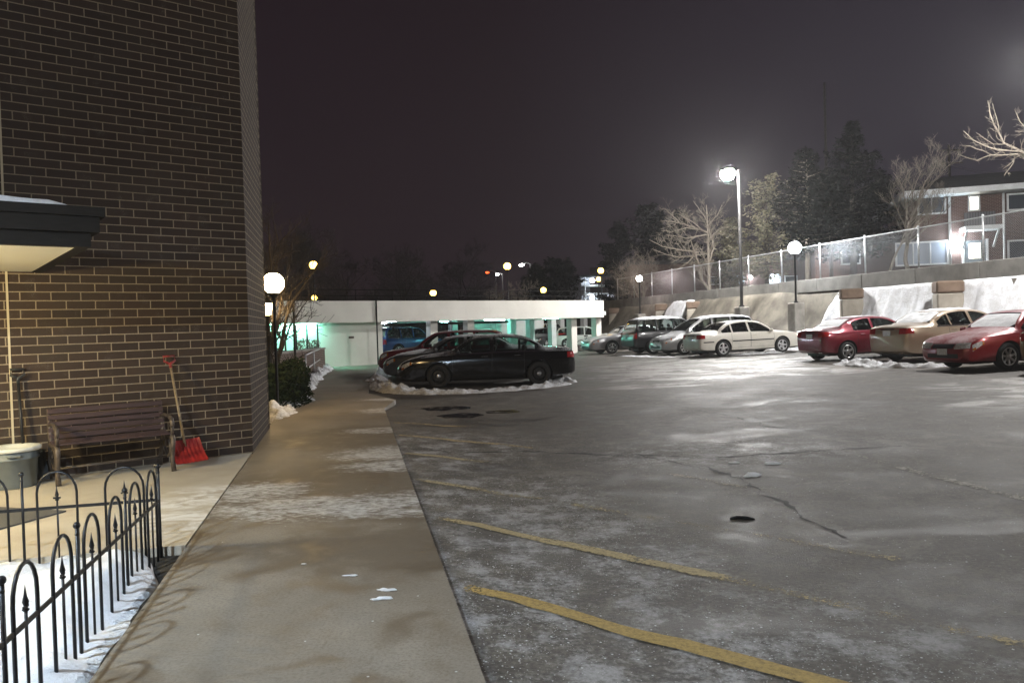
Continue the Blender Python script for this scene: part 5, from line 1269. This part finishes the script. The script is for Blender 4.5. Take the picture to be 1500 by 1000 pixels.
# utility poles and wires
def upole(label, px, py, Y, r):
    p = at(px, py, Y); T = thing('utility_pole', label, 'utility pole', (p.x, p.y, 3.0)); mb = MB(); mb.tube([(0, 0, 0), (0, 0, p.z - 3)], [r, r * .75], 8); mb.build('pole', MT['bark_dark'], T)
    for dz in ((.4, 1.3) if Y < 58 else ()): mb = MB(); mb.box((0, -.15, p.z - 3 - dz), (1.8, .12, .12)); mb.build('crossarm', MT['bark_dark'], T)
    return p
u1 = upole('very tall slim dark mast rising behind the tallest conifer', 1207.5, 122, 60, .14); u2 = upole('dark utility pole behind the apartment house roof', 1390, 213, 56, .13)
for z, nm in ((.5, 'upper'), (1.4, 'lower')):
    mb = MB(); pa = Vector((u1.x, u1.y, u1.z - 7.5 - z)); pb = Vector((u2.x, u2.y, u2.z - z)); pc_ = at(1560, 206, 48) - Vector((0, 0, z))
    pts = [pa.lerp(pb, i / 12) - Vector((0, 0, 1.2 * (1 - (i / 6 - 1) ** 2))) for i in range(13)] + [pb.lerp(pc_, i / 8) - Vector((0, 0, .6 * (1 - (i / 4 - 1) ** 2))) for i in range(1, 9)]
    mb.tube(pts, .018, 4); tag(mb.build('overhead_wire', MT['iron']), nm + ' of the two thin dark wires strung past the utility poles', 'wire')
# ------------------------------------------------------------------ trees
def bare_tree(name, label, p, h, spread=.55, seed=1, bark='bark_lit_pale', trunk_r=None, stems=1, levels=4, fork=.35, nchild=5, up=.35, group=None, twig=1.0, lean=(0, 0), cat='tree'):
    rnd = random.Random(seed); T = thing(name, label, cat, p, group=group)
    tr, cr = MB(), MB(); trunk_r = trunk_r or h * .022
    def branch(q, d, L, r, lev):
        n = max(3, int(L / (.28 + .02 * h)) + 2) if lev < 3 else 3
        pts = [q.copy()]; rad = [r]; dd = d.copy()
        for i in range(n):
            dd = (dd + Vector((rnd.gauss(0, .11), rnd.gauss(0, .11), rnd.gauss(0, .07) + up * .10)) * (1 + .25 * lev)).normalized()
            pts.append(pts[-1] + dd * L / n); rad.append(max(.004, r * (1 - .72 * (i + 1) / n)))
        (tr if lev == 0 else cr).tube(pts, rad, 7 if lev == 0 else (5 if lev == 1 else 3), caps=lev < 2)
        if lev >= levels: return
        k = nchild if lev else max(nchild, int(nchild * 1.5)); lo = fork if lev == 0 else .18
        for j in range(k):
            f = lo + (1 - lo) * (j + rnd.random() * .8) / k; i = min(n - 1, int(f * n)); t = f * n - i
            bp = pts[i].lerp(pts[i + 1], min(1, t)); dirn = (pts[i + 1] - pts[i]).normalized()
            az = rnd.random() * 6.283; o = dirn.orthogonal().normalized(); o = (Matrix.Rotation(az, 3, dirn) @ o)
            nd = (dirn * (1 - spread) + o * spread * (1.0 + .3 * rnd.random()) + Vector((0, 0, up * .5))).normalized()
            br = lerp(rad[i], rad[i + 1], min(1, t)) * (.62 if lev == 0 else .66)
            branch(bp, nd, L * (.62 if lev == 0 else .58) * (1.05 - .45 * f) * (.8 + .4 * rnd.random()), max(.0045 * twig, br), lev + 1)
    for s in range(stems):
        a = 6.283 * s / stems + rnd.random(); d = Vector((math.cos(a) * .33 + lean[0], math.sin(a) * .33 + lean[1], 1)) if stems > 1 else Vector((lean[0], lean[1], 1))
        branch(Vector((math.cos(a), math.sin(a), 0)) * (.07 if stems > 1 else 0), d.normalized(), h * .72 * (.85 + .3 * rnd.random() if stems > 1 else 1), trunk_r, 0)
    tr.build('trunk', MT[bark], T, fixn=False); cr.build('crown', MT[bark], T, fixn=False); return T
def limb_tree(name, label, base, limbs, Y, bark, seed, group=None, twl=.9, ntw=6, cat='tree', depth=.9, sub=3, tr_r=.12):
    # a tree grown along known limb courses; limbs = (points in the photo, thickness at the foot)
    rnd = random.Random(seed); T = thing(name, label, cat, base, group=group); tr, cr = MB(), MB()
    def twig(q, d, L, r, lev):
        n = 3; pts = [q]; dd = d
        for i in range(n):
            dd = (dd + Vector((rnd.gauss(0, .16), rnd.gauss(0, .16), rnd.gauss(.06, .10)))).normalized(); pts.append(pts[-1] + dd * L / n)
        cr.tube(pts, [max(.004, r * (1 - .7 * i / n)) for i in range(n + 1)], 3, caps=False)
        if lev < sub:
            for j in range(3 if lev else 4):
                f = .25 + .7 * rnd.random(); i = min(n - 1, int(f * n)); bp = pts[i].lerp(pts[i + 1], f * n - i)
                o = Matrix.Rotation(rnd.random() * 6.28, 3, dd) @ dd.orthogonal().normalized(); twig(bp, (dd * .7 + o * .7).normalized(), L * (.45 + .25 * rnd.random()), r * .6, lev + 1)
    for k_, (pl, r0) in enumerate(limbs):
        yo = rnd.uniform(-depth, depth) if k_ else 0
        P = [at(x, y, Y + yo * (i / max(1, len(pl) - 1))) - base for i, (x, y) in enumerate(pl)]
        L = []
        for a, b in zip(P[:-1], P[1:]):
            n = max(2, int((b - a).length / .25)); L += [a.lerp(b, i / n) + Vector((rnd.gauss(0, .012), rnd.gauss(0, .02), rnd.gauss(0, .012))) for i in range(n)]
        L.append(P[-1]); n = len(L); rad = [max(.008, r0 * (1 - .8 * i / n)) for i in range(n)]
        (tr if k_ == 0 else cr).tube(L, rad, 7 if k_ == 0 else 5)
        tot = sum((b - a).length for a, b in zip(L[:-1], L[1:]))
        for j in range(int(ntw * tot)):
            f = .18 + .82 * (j + rnd.random()) / (ntw * tot); i = min(n - 2, int(f * (n - 1))); d = (L[i + 1] - L[i]).normalized()
            o = Matrix.Rotation(rnd.random() * 6.28, 3, d) @ d.orthogonal().normalized(); twig(L[i], (d * .75 + o * .65 + Vector((0, 0, .12))).normalized(), twl * (1.1 - .6 * f) * (.5 + rnd.random() * .8), rad[i] * .5, 0 if twl > .5 else 1)
    tr.build('trunk', MT[bark], T, fixn=False); cr.build('crown', MT[bark], T, fixn=False); return T
def crop(ox, oy, sc, *pts): return [(ox + x / sc, oy + y / sc) for x, y in pts]
def conifer(label, p, h, rad, seed, mat='needle', bare=.25, dens=1.0, group='conifers above the bank', leaf=.17, ragged=.35, bark='bark_dark', shape=1.0):
    rnd = random.Random(seed); T = thing('conifer_tree', label, 'tree', p, group=group)
    tr = MB(); tr.tube([(0, 0, -.3), (0, 0, h * .5), (.05, 0, h * .97)], [h * .022, h * .014, .02], 9); tr.build('trunk', MT[bark], T, fixn=False)
    br = MB(); cr = MB(); z = h * bare; nb = 0
    while z < h * .985:
        f = (z - h * bare) / (h * (1 - bare)); base = rad * ((1 - f) ** shape * (.75 + .25 * math.sin(f * 9 + seed)) + .06) * min(1, .55 + f * 5)
        for k in range(int(5 + 3 * rnd.random())):
            a = rnd.random() * 6.283; L = max(.25, base * (1 - ragged + 2 * ragged * rnd.random() * .8)); n = max(3, int(L / .3)); dr = -.10 - .25 * rnd.random() + .45 * f
            pts = [Vector((0, 0, z))]; d = Vector((math.cos(a), math.sin(a), dr))
            for i in range(n):
                d = d + Vector((rnd.gauss(0, .07), rnd.gauss(0, .07), .05)); pts.append(pts[-1] + d.normalized() * L / n)
            br.tube(pts, [.035 * (1 - .8 * i / n) for i in range(n + 1)], 3, caps=False)
            for i in range(1, n + 1):
                t = i / n; w = .42 * L * (1 - t * .75) * .6 + .12
                for q in range(int((7 + 7 * t) * dens)):
                    c = pts[i] + Vector((rnd.gauss(0, w * .5), rnd.gauss(0, w * .5), rnd.gauss(-.05, .10)))
                    s = leaf * (.6 + .9 * rnd.random()); u = Vector((rnd.gauss(0, 1) + math.cos(a), rnd.gauss(0, 1) + math.sin(a), rnd.gauss(-.1, .6))).normalized(); v = u.orthogonal().normalized(); v = Matrix.Rotation(rnd.random() * 6.28, 3, u) @ v
                    cr.add([c - u * s * .5, c + v * s * .24, c + u * s * .7, c - v * s * .24], [(0, 1, 2, 3)])
        z += h * .022 + .10
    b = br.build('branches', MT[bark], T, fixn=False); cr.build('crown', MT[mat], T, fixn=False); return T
def up_at(px, py, Y, zb=3.15):
    p = at(px, py, Y); return Vector((p.x, p.y, zb)), p.z - zb
def tree_up(fn, px, pytop, Y, **kw): pass
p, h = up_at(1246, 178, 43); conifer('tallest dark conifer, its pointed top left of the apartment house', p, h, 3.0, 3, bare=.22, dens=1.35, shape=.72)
p, h = up_at(1180, 220, 46); conifer('dark conifer with a thick pale trunk just left of the tallest one', p, h, 3.0, 4, bare=.30, dens=1.3, shape=.62, bark='bark_lit_pale')
p, h = up_at(1120, 255, 50); conifer('pale lamp lit pine to the right of the tall lamp pole', p, h, 3.0, 5, 'needle_pale', bare=.16, dens=.8, leaf=.15, ragged=.5, shape=.55)
p, h = up_at(1215, 262, 39.5); conifer('dark conifer with low hanging boughs in front of the two tallest ones', p, h, 2.5, 6, bare=.42, dens=1.1, shape=.6)
p, h = up_at(1290, 255, 47); conifer('dark conifer half hidden behind the left end of the apartment house', p, h, 2.2, 12, bare=.2, dens=1.1, shape=.6)
p, h = up_at(948, 298, 68, 2.0); conifer('distant dark conifer, tallest of the clump left of the lamp pole', p, h, 3.6, 7, bare=.1, dens=1.1, leaf=.24, shape=.55)
p, h = up_at(905, 326, 72, 1.5); conifer('distant dark conifer at the left edge of the clump above the flats', p, h, 3.0, 8, bare=.1, dens=1.1, leaf=.24, shape=.6)
p, h = up_at(992, 306, 70, 2.0); conifer('distant dark conifer behind the spreading bare tree', p, h, 3.2, 9, bare=.1, dens=1.0, leaf=.24, shape=.6)
p, h = up_at(1068, 318, 60, 3.0); conifer('pale dim pine behind the tall lamp pole', p, h, 2.8, 10, 'needle_pale', bare=.15, dens=.7, leaf=.19, ragged=.5, shape=.6)
c_ = lambda *p: crop(930, 280, 5.97, *p)
p, h = up_at(1039, 300, 51.5)
limb_tree('bare_tree', 'wide spreading bare tree lit by the tall lamp pole', p, [(c_((655, 900), (648, 700), (640, 480), (640, 360), (632, 210), (625, 120)), .13), (c_((648, 640), (690, 500), (650, 330), (610, 220), (510, 85)), .07), (c_((640, 360), (540, 322), (400, 278), (330, 215), (258, 150)), .07),
    (c_((560, 330), (450, 318), (330, 355), (228, 345)), .05), (c_((638, 380), (580, 390), (440, 410), (270, 378)), .055), (c_((655, 880), (590, 780), (560, 640), (528, 545), (490, 430)), .10), (c_((560, 535), (380, 510), (240, 482), (128, 425)), .07), (c_((545, 560), (400, 580), (270, 550), (150, 505)), .05),
    (c_((530, 550), (470, 620), (380, 680)), .05), (c_((640, 300), (720, 210), (760, 120)), .05), (c_((645, 420), (740, 330), (830, 300)), .05), (c_((600, 350), (500, 265), (380, 200)), .045), (c_((645, 540), (560, 560), (520, 545)), .05), (c_((400, 280), (300, 262), (228, 262)), .035)], 51.5, 'bark_lit_pale', 21, 'bare trees above the bank', twl=1.1, ntw=3.2, sub=2)
p, h = up_at(1326, 196, 38.5); bare_tree('bare_tree', 'bare forked tree standing before the apartment house windows', p, h, .50, 22, 'bark_lit_pale', .12, levels=4, fork=.30, nchild=6, up=.55, group='bare trees above the bank')
p, h = up_at(1296, 262, 37.5); bare_tree('bare_tree', 'slender bare tree just left of the forked one by the apartment house', p, h, .45, 23, 'bark_lit_pale', .075, levels=3, fork=.45, nchild=5, up=.5, group='bare trees above the bank')
c_ = lambda *p: crop(1380, 120, 5.97, *p)
p, h = up_at(1545, 150, 28.5)
limb_tree('bare_tree', 'bare tree whose glowing branches reach in at the right edge', p, [(c_((985, 1700), (960, 1200), (900, 800), (860, 500), (840, 200), (860, -50)), .17), (c_((905, 820), (690, 612), (540, 530), (460, 390), (420, 270), (400, 165)), .058), (c_((890, 760), (690, 605), (530, 600), (350, 550), (270, 510), (188, 430)), .045), (c_((900, 800), (690, 632), (550, 635), (430, 640), (300, 690), (138, 633)), .048),
    (c_((430, 640), (350, 600), (250, 565), (150, 555)), .022), (c_((690, 625), (640, 670), (580, 730), (530, 765)), .022), (c_((640, 670), (600, 750), (545, 812)), .019), (c_((860, 520), (760, 430), (680, 350), (635, 240)), .032), (c_((540, 530), (500, 440), (480, 330), (440, 190)), .019), (c_((550, 545), (450, 545), (360, 490), (300, 445)), .019), (c_((860, 600), (760, 440), (640, 432)), .026), (c_((860, 500), (930, 300), (1000, 120)), .026), (c_((880, 700), (1000, 560), (1100, 500)), .026)], 28.5, 'bark_lit_pale', 27, 'bare trees above the bank', twl=.45, ntw=5, sub=2, depth=.7)
p, h = up_at(1186, 388, 40, 3.15)
p, h = up_at(938, 362, 57, 3.0); bare_tree('bare_shrub', 'pinkish bare shrub glowing behind the far globe lamp', p, h, .6, 31, 'bark_lit_pale', .04, stems=7, levels=3, fork=.25, nchild=6, up=.2, cat='shrub')
p = Vector((*at(1243, 412, 33.0).xy, 3.15))
# beside the walk
c_ = lambda *p: crop(370, 270, 2.56, *p)
q = at(393, 585, 17.7); p = Vector((q.x, 17.7, -.05))
limb_tree('bare_tree', 'small many stemmed bare tree beside the large warm globe lamp', p, [(c_((58, 800), (62, 740), (100, 640), (130, 490), (205, 360), (262, 270)), .06), (c_((56, 800), (60, 700), (66, 600), (60, 480), (72, 300), (58, 140)), .055), (c_((60, 760), (70, 640), (92, 540), (112, 430), (135, 330), (150, 200)), .05), (c_((100, 640), (140, 530), (170, 480), (210, 430)), .03), (c_((60, 700), (78, 560), (84, 420), (60, 300), (110, 210), (190, 130)), .045),
    (c_((130, 490), (150, 400), (230, 330), (290, 250)), .03), (c_((112, 430), (90, 330), (100, 240), (70, 90)), .03), (c_((72, 300), (120, 260), (180, 250)), .025), (c_((56, 780), (48, 640), (44, 480), (40, 330)), .045)], 17.7, 'bark_amber', 44, None, twl=.75, ntw=4.5, sub=2, depth=.6)
# dark bare trees behind the garage
for i, (px, py, Y, sp, lab) in enumerate([(405, 292, 52, .5, 'tall dark bare tree behind the stairwell, nearest the brick building'), (452, 305, 58, .52, 'dark bare tree behind the higher of the two stairwell globe lamps'), (548, 338, 62, .58, 'dark bare tree with frosted branches behind the left end of the garage'), (598, 352, 70, .55, 'faint dark bare tree just left of the small left deck globe'), (668, 346, 80, .5, 'faint tall bare tree behind the middle of the garage'), (708, 352, 88, .5, 'faint bare tree left of the orange street light'), (500, 352, 74, .55, 'faint dark bare tree between the two left trees'), (772, 392, 66, .55, 'lamp lit bare tree right of the tall middle globe lamp')]):
    q = at(px, py, Y); bare_tree('bare_tree', lab, Vector((q.x, q.y, -.6)), q.z + .6, sp, 50 + i, 'bark_far' if i < 7 else 'bark_lit_pale', .16, levels=4, fork=.14, nchild=7 if i in (0, 1, 2) else 6, up=.22, group='dark bare trees behind the garage', twig=3.2)
q = at(816, 380, 74); conifer('rounded dark evergreen behind the right part of the garage', Vector((q.x, q.y, -.6)), q.z + .6, 3.2, 70, bare=.1, dens=1.2, leaf=.26, shape=.4, group='evergreens behind the garage')
q = at(785, 386, 80); conifer('rounded dark evergreen left of the larger one behind the garage', Vector((q.x, q.y, -.6)), q.z + .6, 2.6, 71, bare=.1, dens=1.1, leaf=.26, shape=.45, group='evergreens behind the garage')
rnd = random.Random(99); mb = MB()
for i in range(15000):
    px = rnd.uniform(380, 880); Y = rnd.uniform(84, 104); top = 4.2 + 3.6 * (.5 + .5 * mnoise.fractal(Vector((px * .018, Y * .05, 1)), .8, 2, 4)) * (1 if px < 740 else .55)
    x = (px - 750) / FPX * Y; z = -.5 + top * rnd.random() ** .8; L = rnd.uniform(.5, 1.6); d = Vector((rnd.gauss(0, .5), rnd.gauss(0, .4), 1)).normalized(); w = d.orthogonal().normalized() * rnd.uniform(.02, .06); q = Vector((x, Y, z))
    mb.add([q - w, q + w, q + d * L], [(0, 1, 2)])
tag(mb.build('woods', MT['bark_far'], fixn=False), 'dark bare thicket filling the distance behind the garage', 'woods', kind='stuff')
# hedge beside the walk and dry shrub by the parapet
def bush(name, label, c, rx, ry, h, n, mat, leaf, seed, cat, stems=True):
    rnd = random.Random(seed); T = thing(name, label, cat, c); mb = MB(); st = MB()
    for i in range(26):
        a = rnd.random() * 6.28; r = rnd.random() ** .5; q = Vector((rx * r * math.cos(a), ry * r * math.sin(a), h * (.6 + .35 * rnd.random()))); st.tube([(q.x * .3, q.y * .3, 0), (q.x * .8, q.y * .8, q.z * .6), q], [.014, .01, .004], 3, caps=False)
    for i in range(n):
        a = rnd.random() * 6.28; r = rnd.random() ** .35; zf = rnd.random() ** .8
        lump = 1 + .22 * mnoise.noise(Vector((math.cos(a) * 2.2, math.sin(a) * 2.2, zf * 3 + seed)))
        k = (1 - max(0, zf - .55) ** 2 * 2.2) ** .5 if zf < 1 else 0
        q = Vector((rx * r * lump * k * math.cos(a), ry * r * lump * k * math.sin(a), h * zf * lump))
        s = leaf * (.6 + .8 * rnd.random()); u = Vector((rnd.gauss(0, 1), rnd.gauss(0, 1), rnd.gauss(0, .7))).normalized(); v = u.orthogonal().normalized()
        mb.add([q - u * s * .5, q + v * s * .28, q + u * s * .6, q - v * s * .28], [(0, 1, 2, 3)])
    st.build('stems', MT['bark_dark'], T, fixn=False); mb.build('foliage', MT[mat], T, fixn=False); return T
bush('hedge_bush', 'dark clipped evergreen bush at the brick corner beside the walk', Vector((-5.25, 16.9, -.05)), .72, 1.5, .98, 9000, 'hedge', .075, 3, 'bush')
q = at(451, 525, 33.0); bush('dry_shrub', 'rounded reddish dry shrub above the brick parapet', Vector((q.x, q.y, -.05)), .6, .5, 1.3, 1500, 'shrub', .08, 5, 'shrub')
# ------------------------------------------------------------------ the cars in this lot
car_mats()
def pt(n, c, **k): return paint('paint_' + n, c, **k)
EX, EY = E.x, E.y
def put(rc, f, side, px, py, hx, hy, base=lot):
    r, cs = rc; q = base(px, py); place_car(r, cs, (f, side * (cs.W2 - .03)), q.x, q.y, hx, hy); return r
GRP = 'parked cars'
S_black = variant(SEDAN, L=5.09, W=1.85, H=1.49)
put(make_car('parked_car', 'black sedan with black steel wheels and frosted roof, nearest the walk', 'car', S_black, pt('black', (.003, .003, .0035), frost=.55, grime=.05, metal=.0, rough=.16), 'steel', chrome_belt=True, snow=[('roof_snow', .32, .52, 12, .018)], group=GRP), .765, 1, 643, 568.5, -1, .0)
put(make_car('parked_car', 'dark sedan with snow dusted hood, between the black sedan and the maroon wagon', 'car', S_black, pt('charcoal', (.028, .030, .034), frost=1.3, grime=.25, metal=.2), 'seven', snow=[('hood_snow', .72, .95, 9, .03), ('windscreen_snow', .575, .70, 12, .03)], group=GRP), 1.0, 1, 560, 560, -1, .02)
S_cross = variant(SUV, L=4.75, W=1.84, H=1.60, wr=.35, top=[(a, b * .895 if b > 1.2 else b * .93) for a, b in SUV['top']], belt=[(a, b * .93) for a, b in SUV['belt']])
put(make_car('parked_car', 'dark maroon wagon parked third from the front, under the garage edge', 'car', S_cross, pt('maroon_dark', (.13, .006, .012), frost=.3, grime=.12), 'five', tails='tall', group=GRP), 1.0, 1, 553, 553, -1, .04)
# right hand row, noses or tails to the bank
S_old = variant(SEDAN, L=5.07, W=1.85, H=1.46, wins=[(.20, .29), (.305, .45), (.47, .655)])
put(make_car('parked_car', 'white sedan with dark side moulding parked tail outwards', 'car', S_old, pt('white', (.66, .63, .56), frost=.25, grime=.45, metal=.0, rough=.35), 'five', moulding=True, snow=[('roof_snow', .31, .55, 12, .02)], group=GRP), .205, -1, 1060.5, 522, EX, EY)
put(make_car('parked_car', 'silver van with dark hood parked nose outwards beyond the white sedan', 'car', variant(VAN), pt('silver', (.30, .30, .30), frost=.7, grime=.5, metal=.6), 'seven', snow=[('roof_snow', .12, .54, 12, .03)], group=GRP, plate_front=True), .79, 1, 1004, 519.5, -EX, -EY)
put(make_car('parked_car', 'black sport utility wagon with snowy roof parked tail outwards', 'car', variant(SUV, tail=(.80, 1.07)), pt('suv_black', (.006, .006, .007), frost=.5, grime=.22, metal=.2), 'five', tails='tall', snow=[('roof_snow', .09, .52, 12, .05)], group=GRP), .205, -1, 958, 518.5, EX, EY)
put(make_car('parked_car', 'silver grey sedan nose outwards, closest to the garage columns', 'car', variant(SEDAN, L=5.0), pt('silver_sedan', (.32, .32, .33), frost=.4, grime=.5, metal=.6), 'seven', group=GRP), .765, 1, 897.5, 518.3, -EX, -EY)
S_ion = variant(SEDAN, L=4.69, W=1.71, H=1.46, axles=(.185, .77), wr=.315, wins=[(.245, .40), (.42, .655)], doors=[(.27, .41), (.415, .685)],
    top=[(0, .78), (.010, .98), (.028, 1.08), (.07, 1.115), (.125, 1.13), (.18, 1.24), (.26, 1.385), (.34, 1.45), (.43, 1.46), (.52, 1.44), (.575, 1.385), (.64, 1.24), (.71, 1.03), (.75, .985), (.85, .90), (.93, .80), (.975, .70), (1, .58)], rbase=.135, rrear=.28, cowl=.71)
put(make_car('parked_car', 'maroon red sedan with black tail panel parked tail outwards', 'car', S_ion, pt('maroon', (.17, .008, .022), frost=.35, grime=.35, metal=.4), 'five', snow=[('roof_snow', .29, .54, 12, .02), ('rear_window_snow', .14, .27, 12, .02)], group=GRP), .185, -1, 1243, 528.5, EX, EY)
S_tall = variant(SEDAN, L=5.1, W=1.89, H=1.56, axles=(.205, .77), wr=.34,
    top=[(0, .84), (.010, 1.05), (.028, 1.14), (.09, 1.165), (.15, 1.18), (.20, 1.29), (.265, 1.45), (.34, 1.54), (.43, 1.56), (.52, 1.54), (.58, 1.48), (.64, 1.34), (.715, 1.11), (.75, 1.06), (.85, .99), (.93, .90), (.975, .80), (1, .66)],
    belt=[(0, 1.05), (.3, 1.06), (.7, 1.0), (1, .86)], cowl=.715)
put(make_car('parked_car', 'tan sedan with snow on its roof and rear window, parked tail outwards', 'car', S_tall, pt('tan', (.33, .25, .175), frost=.35, grime=.45, metal=.4), 'five', snow=[('roof_snow', .31, .55, 12, .035), ('rear_window_snow', .16, .29, 12, .05)], group=GRP, chrome_belt=True), .205, -1, 1376, 530, EX, EY)
S_gal = variant(SEDAN, L=4.84, W=1.84, H=1.47)
put(make_car('parked_car', 'bright red sedan parked nose outwards at the right edge of the frame', 'car', S_gal, pt('red', (.21, .006, .009), frost=.4, grime=.35, metal=.3), 'seven', group=GRP, plate_front=True, snow=[('windscreen_snow', .585, .70, 12, .02)]), .765, 1, 1479, 542, -EX, -EY)
put(make_car('parked_car', 'bronze sedan cut off by the right edge, only its tail corner in view', 'car', variant(SEDAN), pt('bronze', (.20, .13, .06), frost=.3, grime=.5), 'five', group=GRP), .02, 1, 1491, 547, EX, EY)
# inside the garage
def flo(px, py): return gnd(px, py, -.02)
GP2 = 'cars parked inside the garage'
def inside(rc, px, Y, f, side, hx, hy):
    r, cs = rc; q = at(px, 500, Y); place_car(r, cs, (f, side * cs.W2), q.x, q.y, hx, hy); r.location.z = -.02; return r
inside(make_car('parked_car', 'bright blue wagon inside the left garage bay', 'car', variant(SUV, L=4.5, H=1.62), pt('blue', (.012, .06, .20), frost=.1), 'five', tails='tall', group=GP2), 564, 45.5, 0.0, -1, A.x, A.y)
inside(make_car('parked_car', 'red pickup height wagon deep inside the garage, left of the middle columns', 'car', variant(SUV, H=1.9, L=5.2), pt('garage_red', (.42, .02, .02), frost=.1), 'five', tails='tall', group=GP2), 688, 58, 0, -1, A.x, A.y)
inside(make_car('parked_car', 'pale teal tinted wagon deep inside behind the middle columns', 'car', variant(SUV, H=1.78), pt('garage_white', (.55, .57, .56), frost=.1), 'five', tails='tall', group=GP2), 776, 57, 1, 1, -.6, -.8)
inside(make_car('parked_car', 'dark sedan nose outwards beside the pale wagon inside the garage', 'car', variant(SEDAN), pt('garage_dark', (.03, .03, .035), frost=.3), 'five', group=GP2), 790, 53, 1, 1, -.5, -.86)
inside(make_car('parked_car', 'white hatchback inside the garage near its right end', 'car', variant(VAN, L=4.4, H=1.52, top=[(a, b * .875 if b > 1 else b * .95) for a, b in VAN['top']], belt=[(a, b * .90) for a, b in VAN['belt']]), pt('hatch', (.58, .62, .58), frost=.1), 'five', tails='tall', group=GP2), 812, 54, 0, -1, .93, -.1)
inside(make_car('parked_car', 'dark van with white roof deep inside the garage behind the red wagon', 'car', variant(VAN), pt('garage_van', (.10, .10, .11), frost=.2), 'five', tails='tall', group=GP2), 732, 60, 0, -1, A.x, A.y)
# bicycle leaning at the right-hand garage column
q = at(863, 505, 47.5); BK = thing('bicycle', 'dark bicycle standing beside the right hand garage column', 'bicycle', (q.x, q.y, -.02), R(18))
for x in (-.52, .52):
    mb = MB(); mb.tube([(x + .33 * math.cos(a), 0, .34 + .33 * math.sin(a)) for a in [6.283 * i / 24 for i in range(25)]], .02, 6); w_ = mb.build('wheel', CM['tyre'], BK)
    mb = MB()
    for i in range(10): mb.tube([(x, 0, .34), (x + .32 * math.cos(.63 * i), 0, .34 + .32 * math.sin(.63 * i))], .003, 3)
    mb.build('rim', CM['chrome'], w_)
mb = MB()
for a, b in (((-.52, .34), (-.05, .32)), ((-.52, .34), (-.18, .80)), ((-.05, .32), (-.20, .88)), ((-.05, .32), (.38, .80)), ((-.18, .80), (.36, .86)), ((.52, .34), (.36, .92))): mb.tube([(a[0], 0, a[1]), (b[0], 0, b[1])], .018, 6)
mb.build('frame', MT['pole'], BK)
mb = MB(); mb.box((-.20, 0, .92), (.26, .14, .06), bevel=.025); mb.build('saddle', CM['dark'], BK)
mb = MB(); mb.tube([(.30, -.28, .98), (.36, -.1, 1.0), (.36, .1, 1.0), (.30, .28, .98)], .014, 6); mb.build('handlebar', CM['dark'], BK)

# ------------------------------------------------------------------ night mist
k = NT('mist'); k.t.nodes.remove(k.b); v = k.n('ShaderNodeVolumePrincipled'); v.inputs['Color'].default_value = (.9, .9, .92, 1); v.inputs['Density'].default_value = .0007; v.inputs['Anisotropy'].default_value = .45
k.l(v.outputs[0], k.out.inputs['Volume'])
mb = MB(); mb.box((15, 50, 10.5), (240, 190, 23.5)); tag(mb.build('haze', k.m), 'thin night mist hanging over the whole lot', kind='stuff')
# ------------------------------------------------------------------ night sky
W = bpy.data.worlds.new('World'); SC.world = W; W.use_nodes = True; t = W.node_tree; bg = t.nodes['Background']
tc = t.nodes.new('ShaderNodeTexCoord'); sx = t.nodes.new('ShaderNodeSeparateXYZ'); t.links.new(tc.outputs['Generated'], sx.inputs[0])
mr = t.nodes.new('ShaderNodeMapRange'); mr.inputs[1].default_value = -.05; mr.inputs[2].default_value = .55; t.links.new(sx.outputs[2], mr.inputs[0])
mx = t.nodes.new('ShaderNodeMix'); mx.data_type = 'RGBA'; mx.inputs[6].default_value = (.0140, .0088, .0112, 1); mx.inputs[7].default_value = (.0078, .0044, .0064, 1); t.links.new(mr.outputs[0], mx.inputs[0])
m2 = t.nodes.new('ShaderNodeMapRange'); m2.inputs[1].default_value = .0; m2.inputs[2].default_value = .65; t.links.new(sx.outputs[0], m2.inputs[0])
m3 = t.nodes.new('ShaderNodeMix'); m3.data_type = 'RGBA'; t.links.new(m2.outputs[0], m3.inputs[0]); t.links.new(mx.outputs[2], m3.inputs[6]); m3.inputs[7].default_value = (.0165, .0135, .0215, 1)
nz = t.nodes.new('ShaderNodeTexNoise'); nz.inputs['Scale'].default_value = 2.2; nz.inputs['Detail'].default_value = 5; t.links.new(tc.outputs['Generated'], nz.inputs['Vector'])
m4 = t.nodes.new('ShaderNodeMapRange'); m4.inputs[3].default_value = .85; m4.inputs[4].default_value = 1.18; t.links.new(nz.outputs['Fac'], m4.inputs[0]); t.links.new(m4.outputs[0], bg.inputs[1])
t.links.new(m3.outputs[2], bg.inputs[0])
SC.view_settings.view_transform = 'Standard'; SC.view_settings.look = 'None'; SC.view_settings.exposure = .53; SC.view_settings.gamma = 1
SC.cycles.max_bounces = 6; SC.cycles.diffuse_bounces = 3; SC.cycles.transparent_max_bounces = 16; SC.cycles.caustics_reflective = False; SC.cycles.caustics_refractive = False
SC.cycles.sample_clamp_indirect = 8; SC.cycles.use_denoising = True
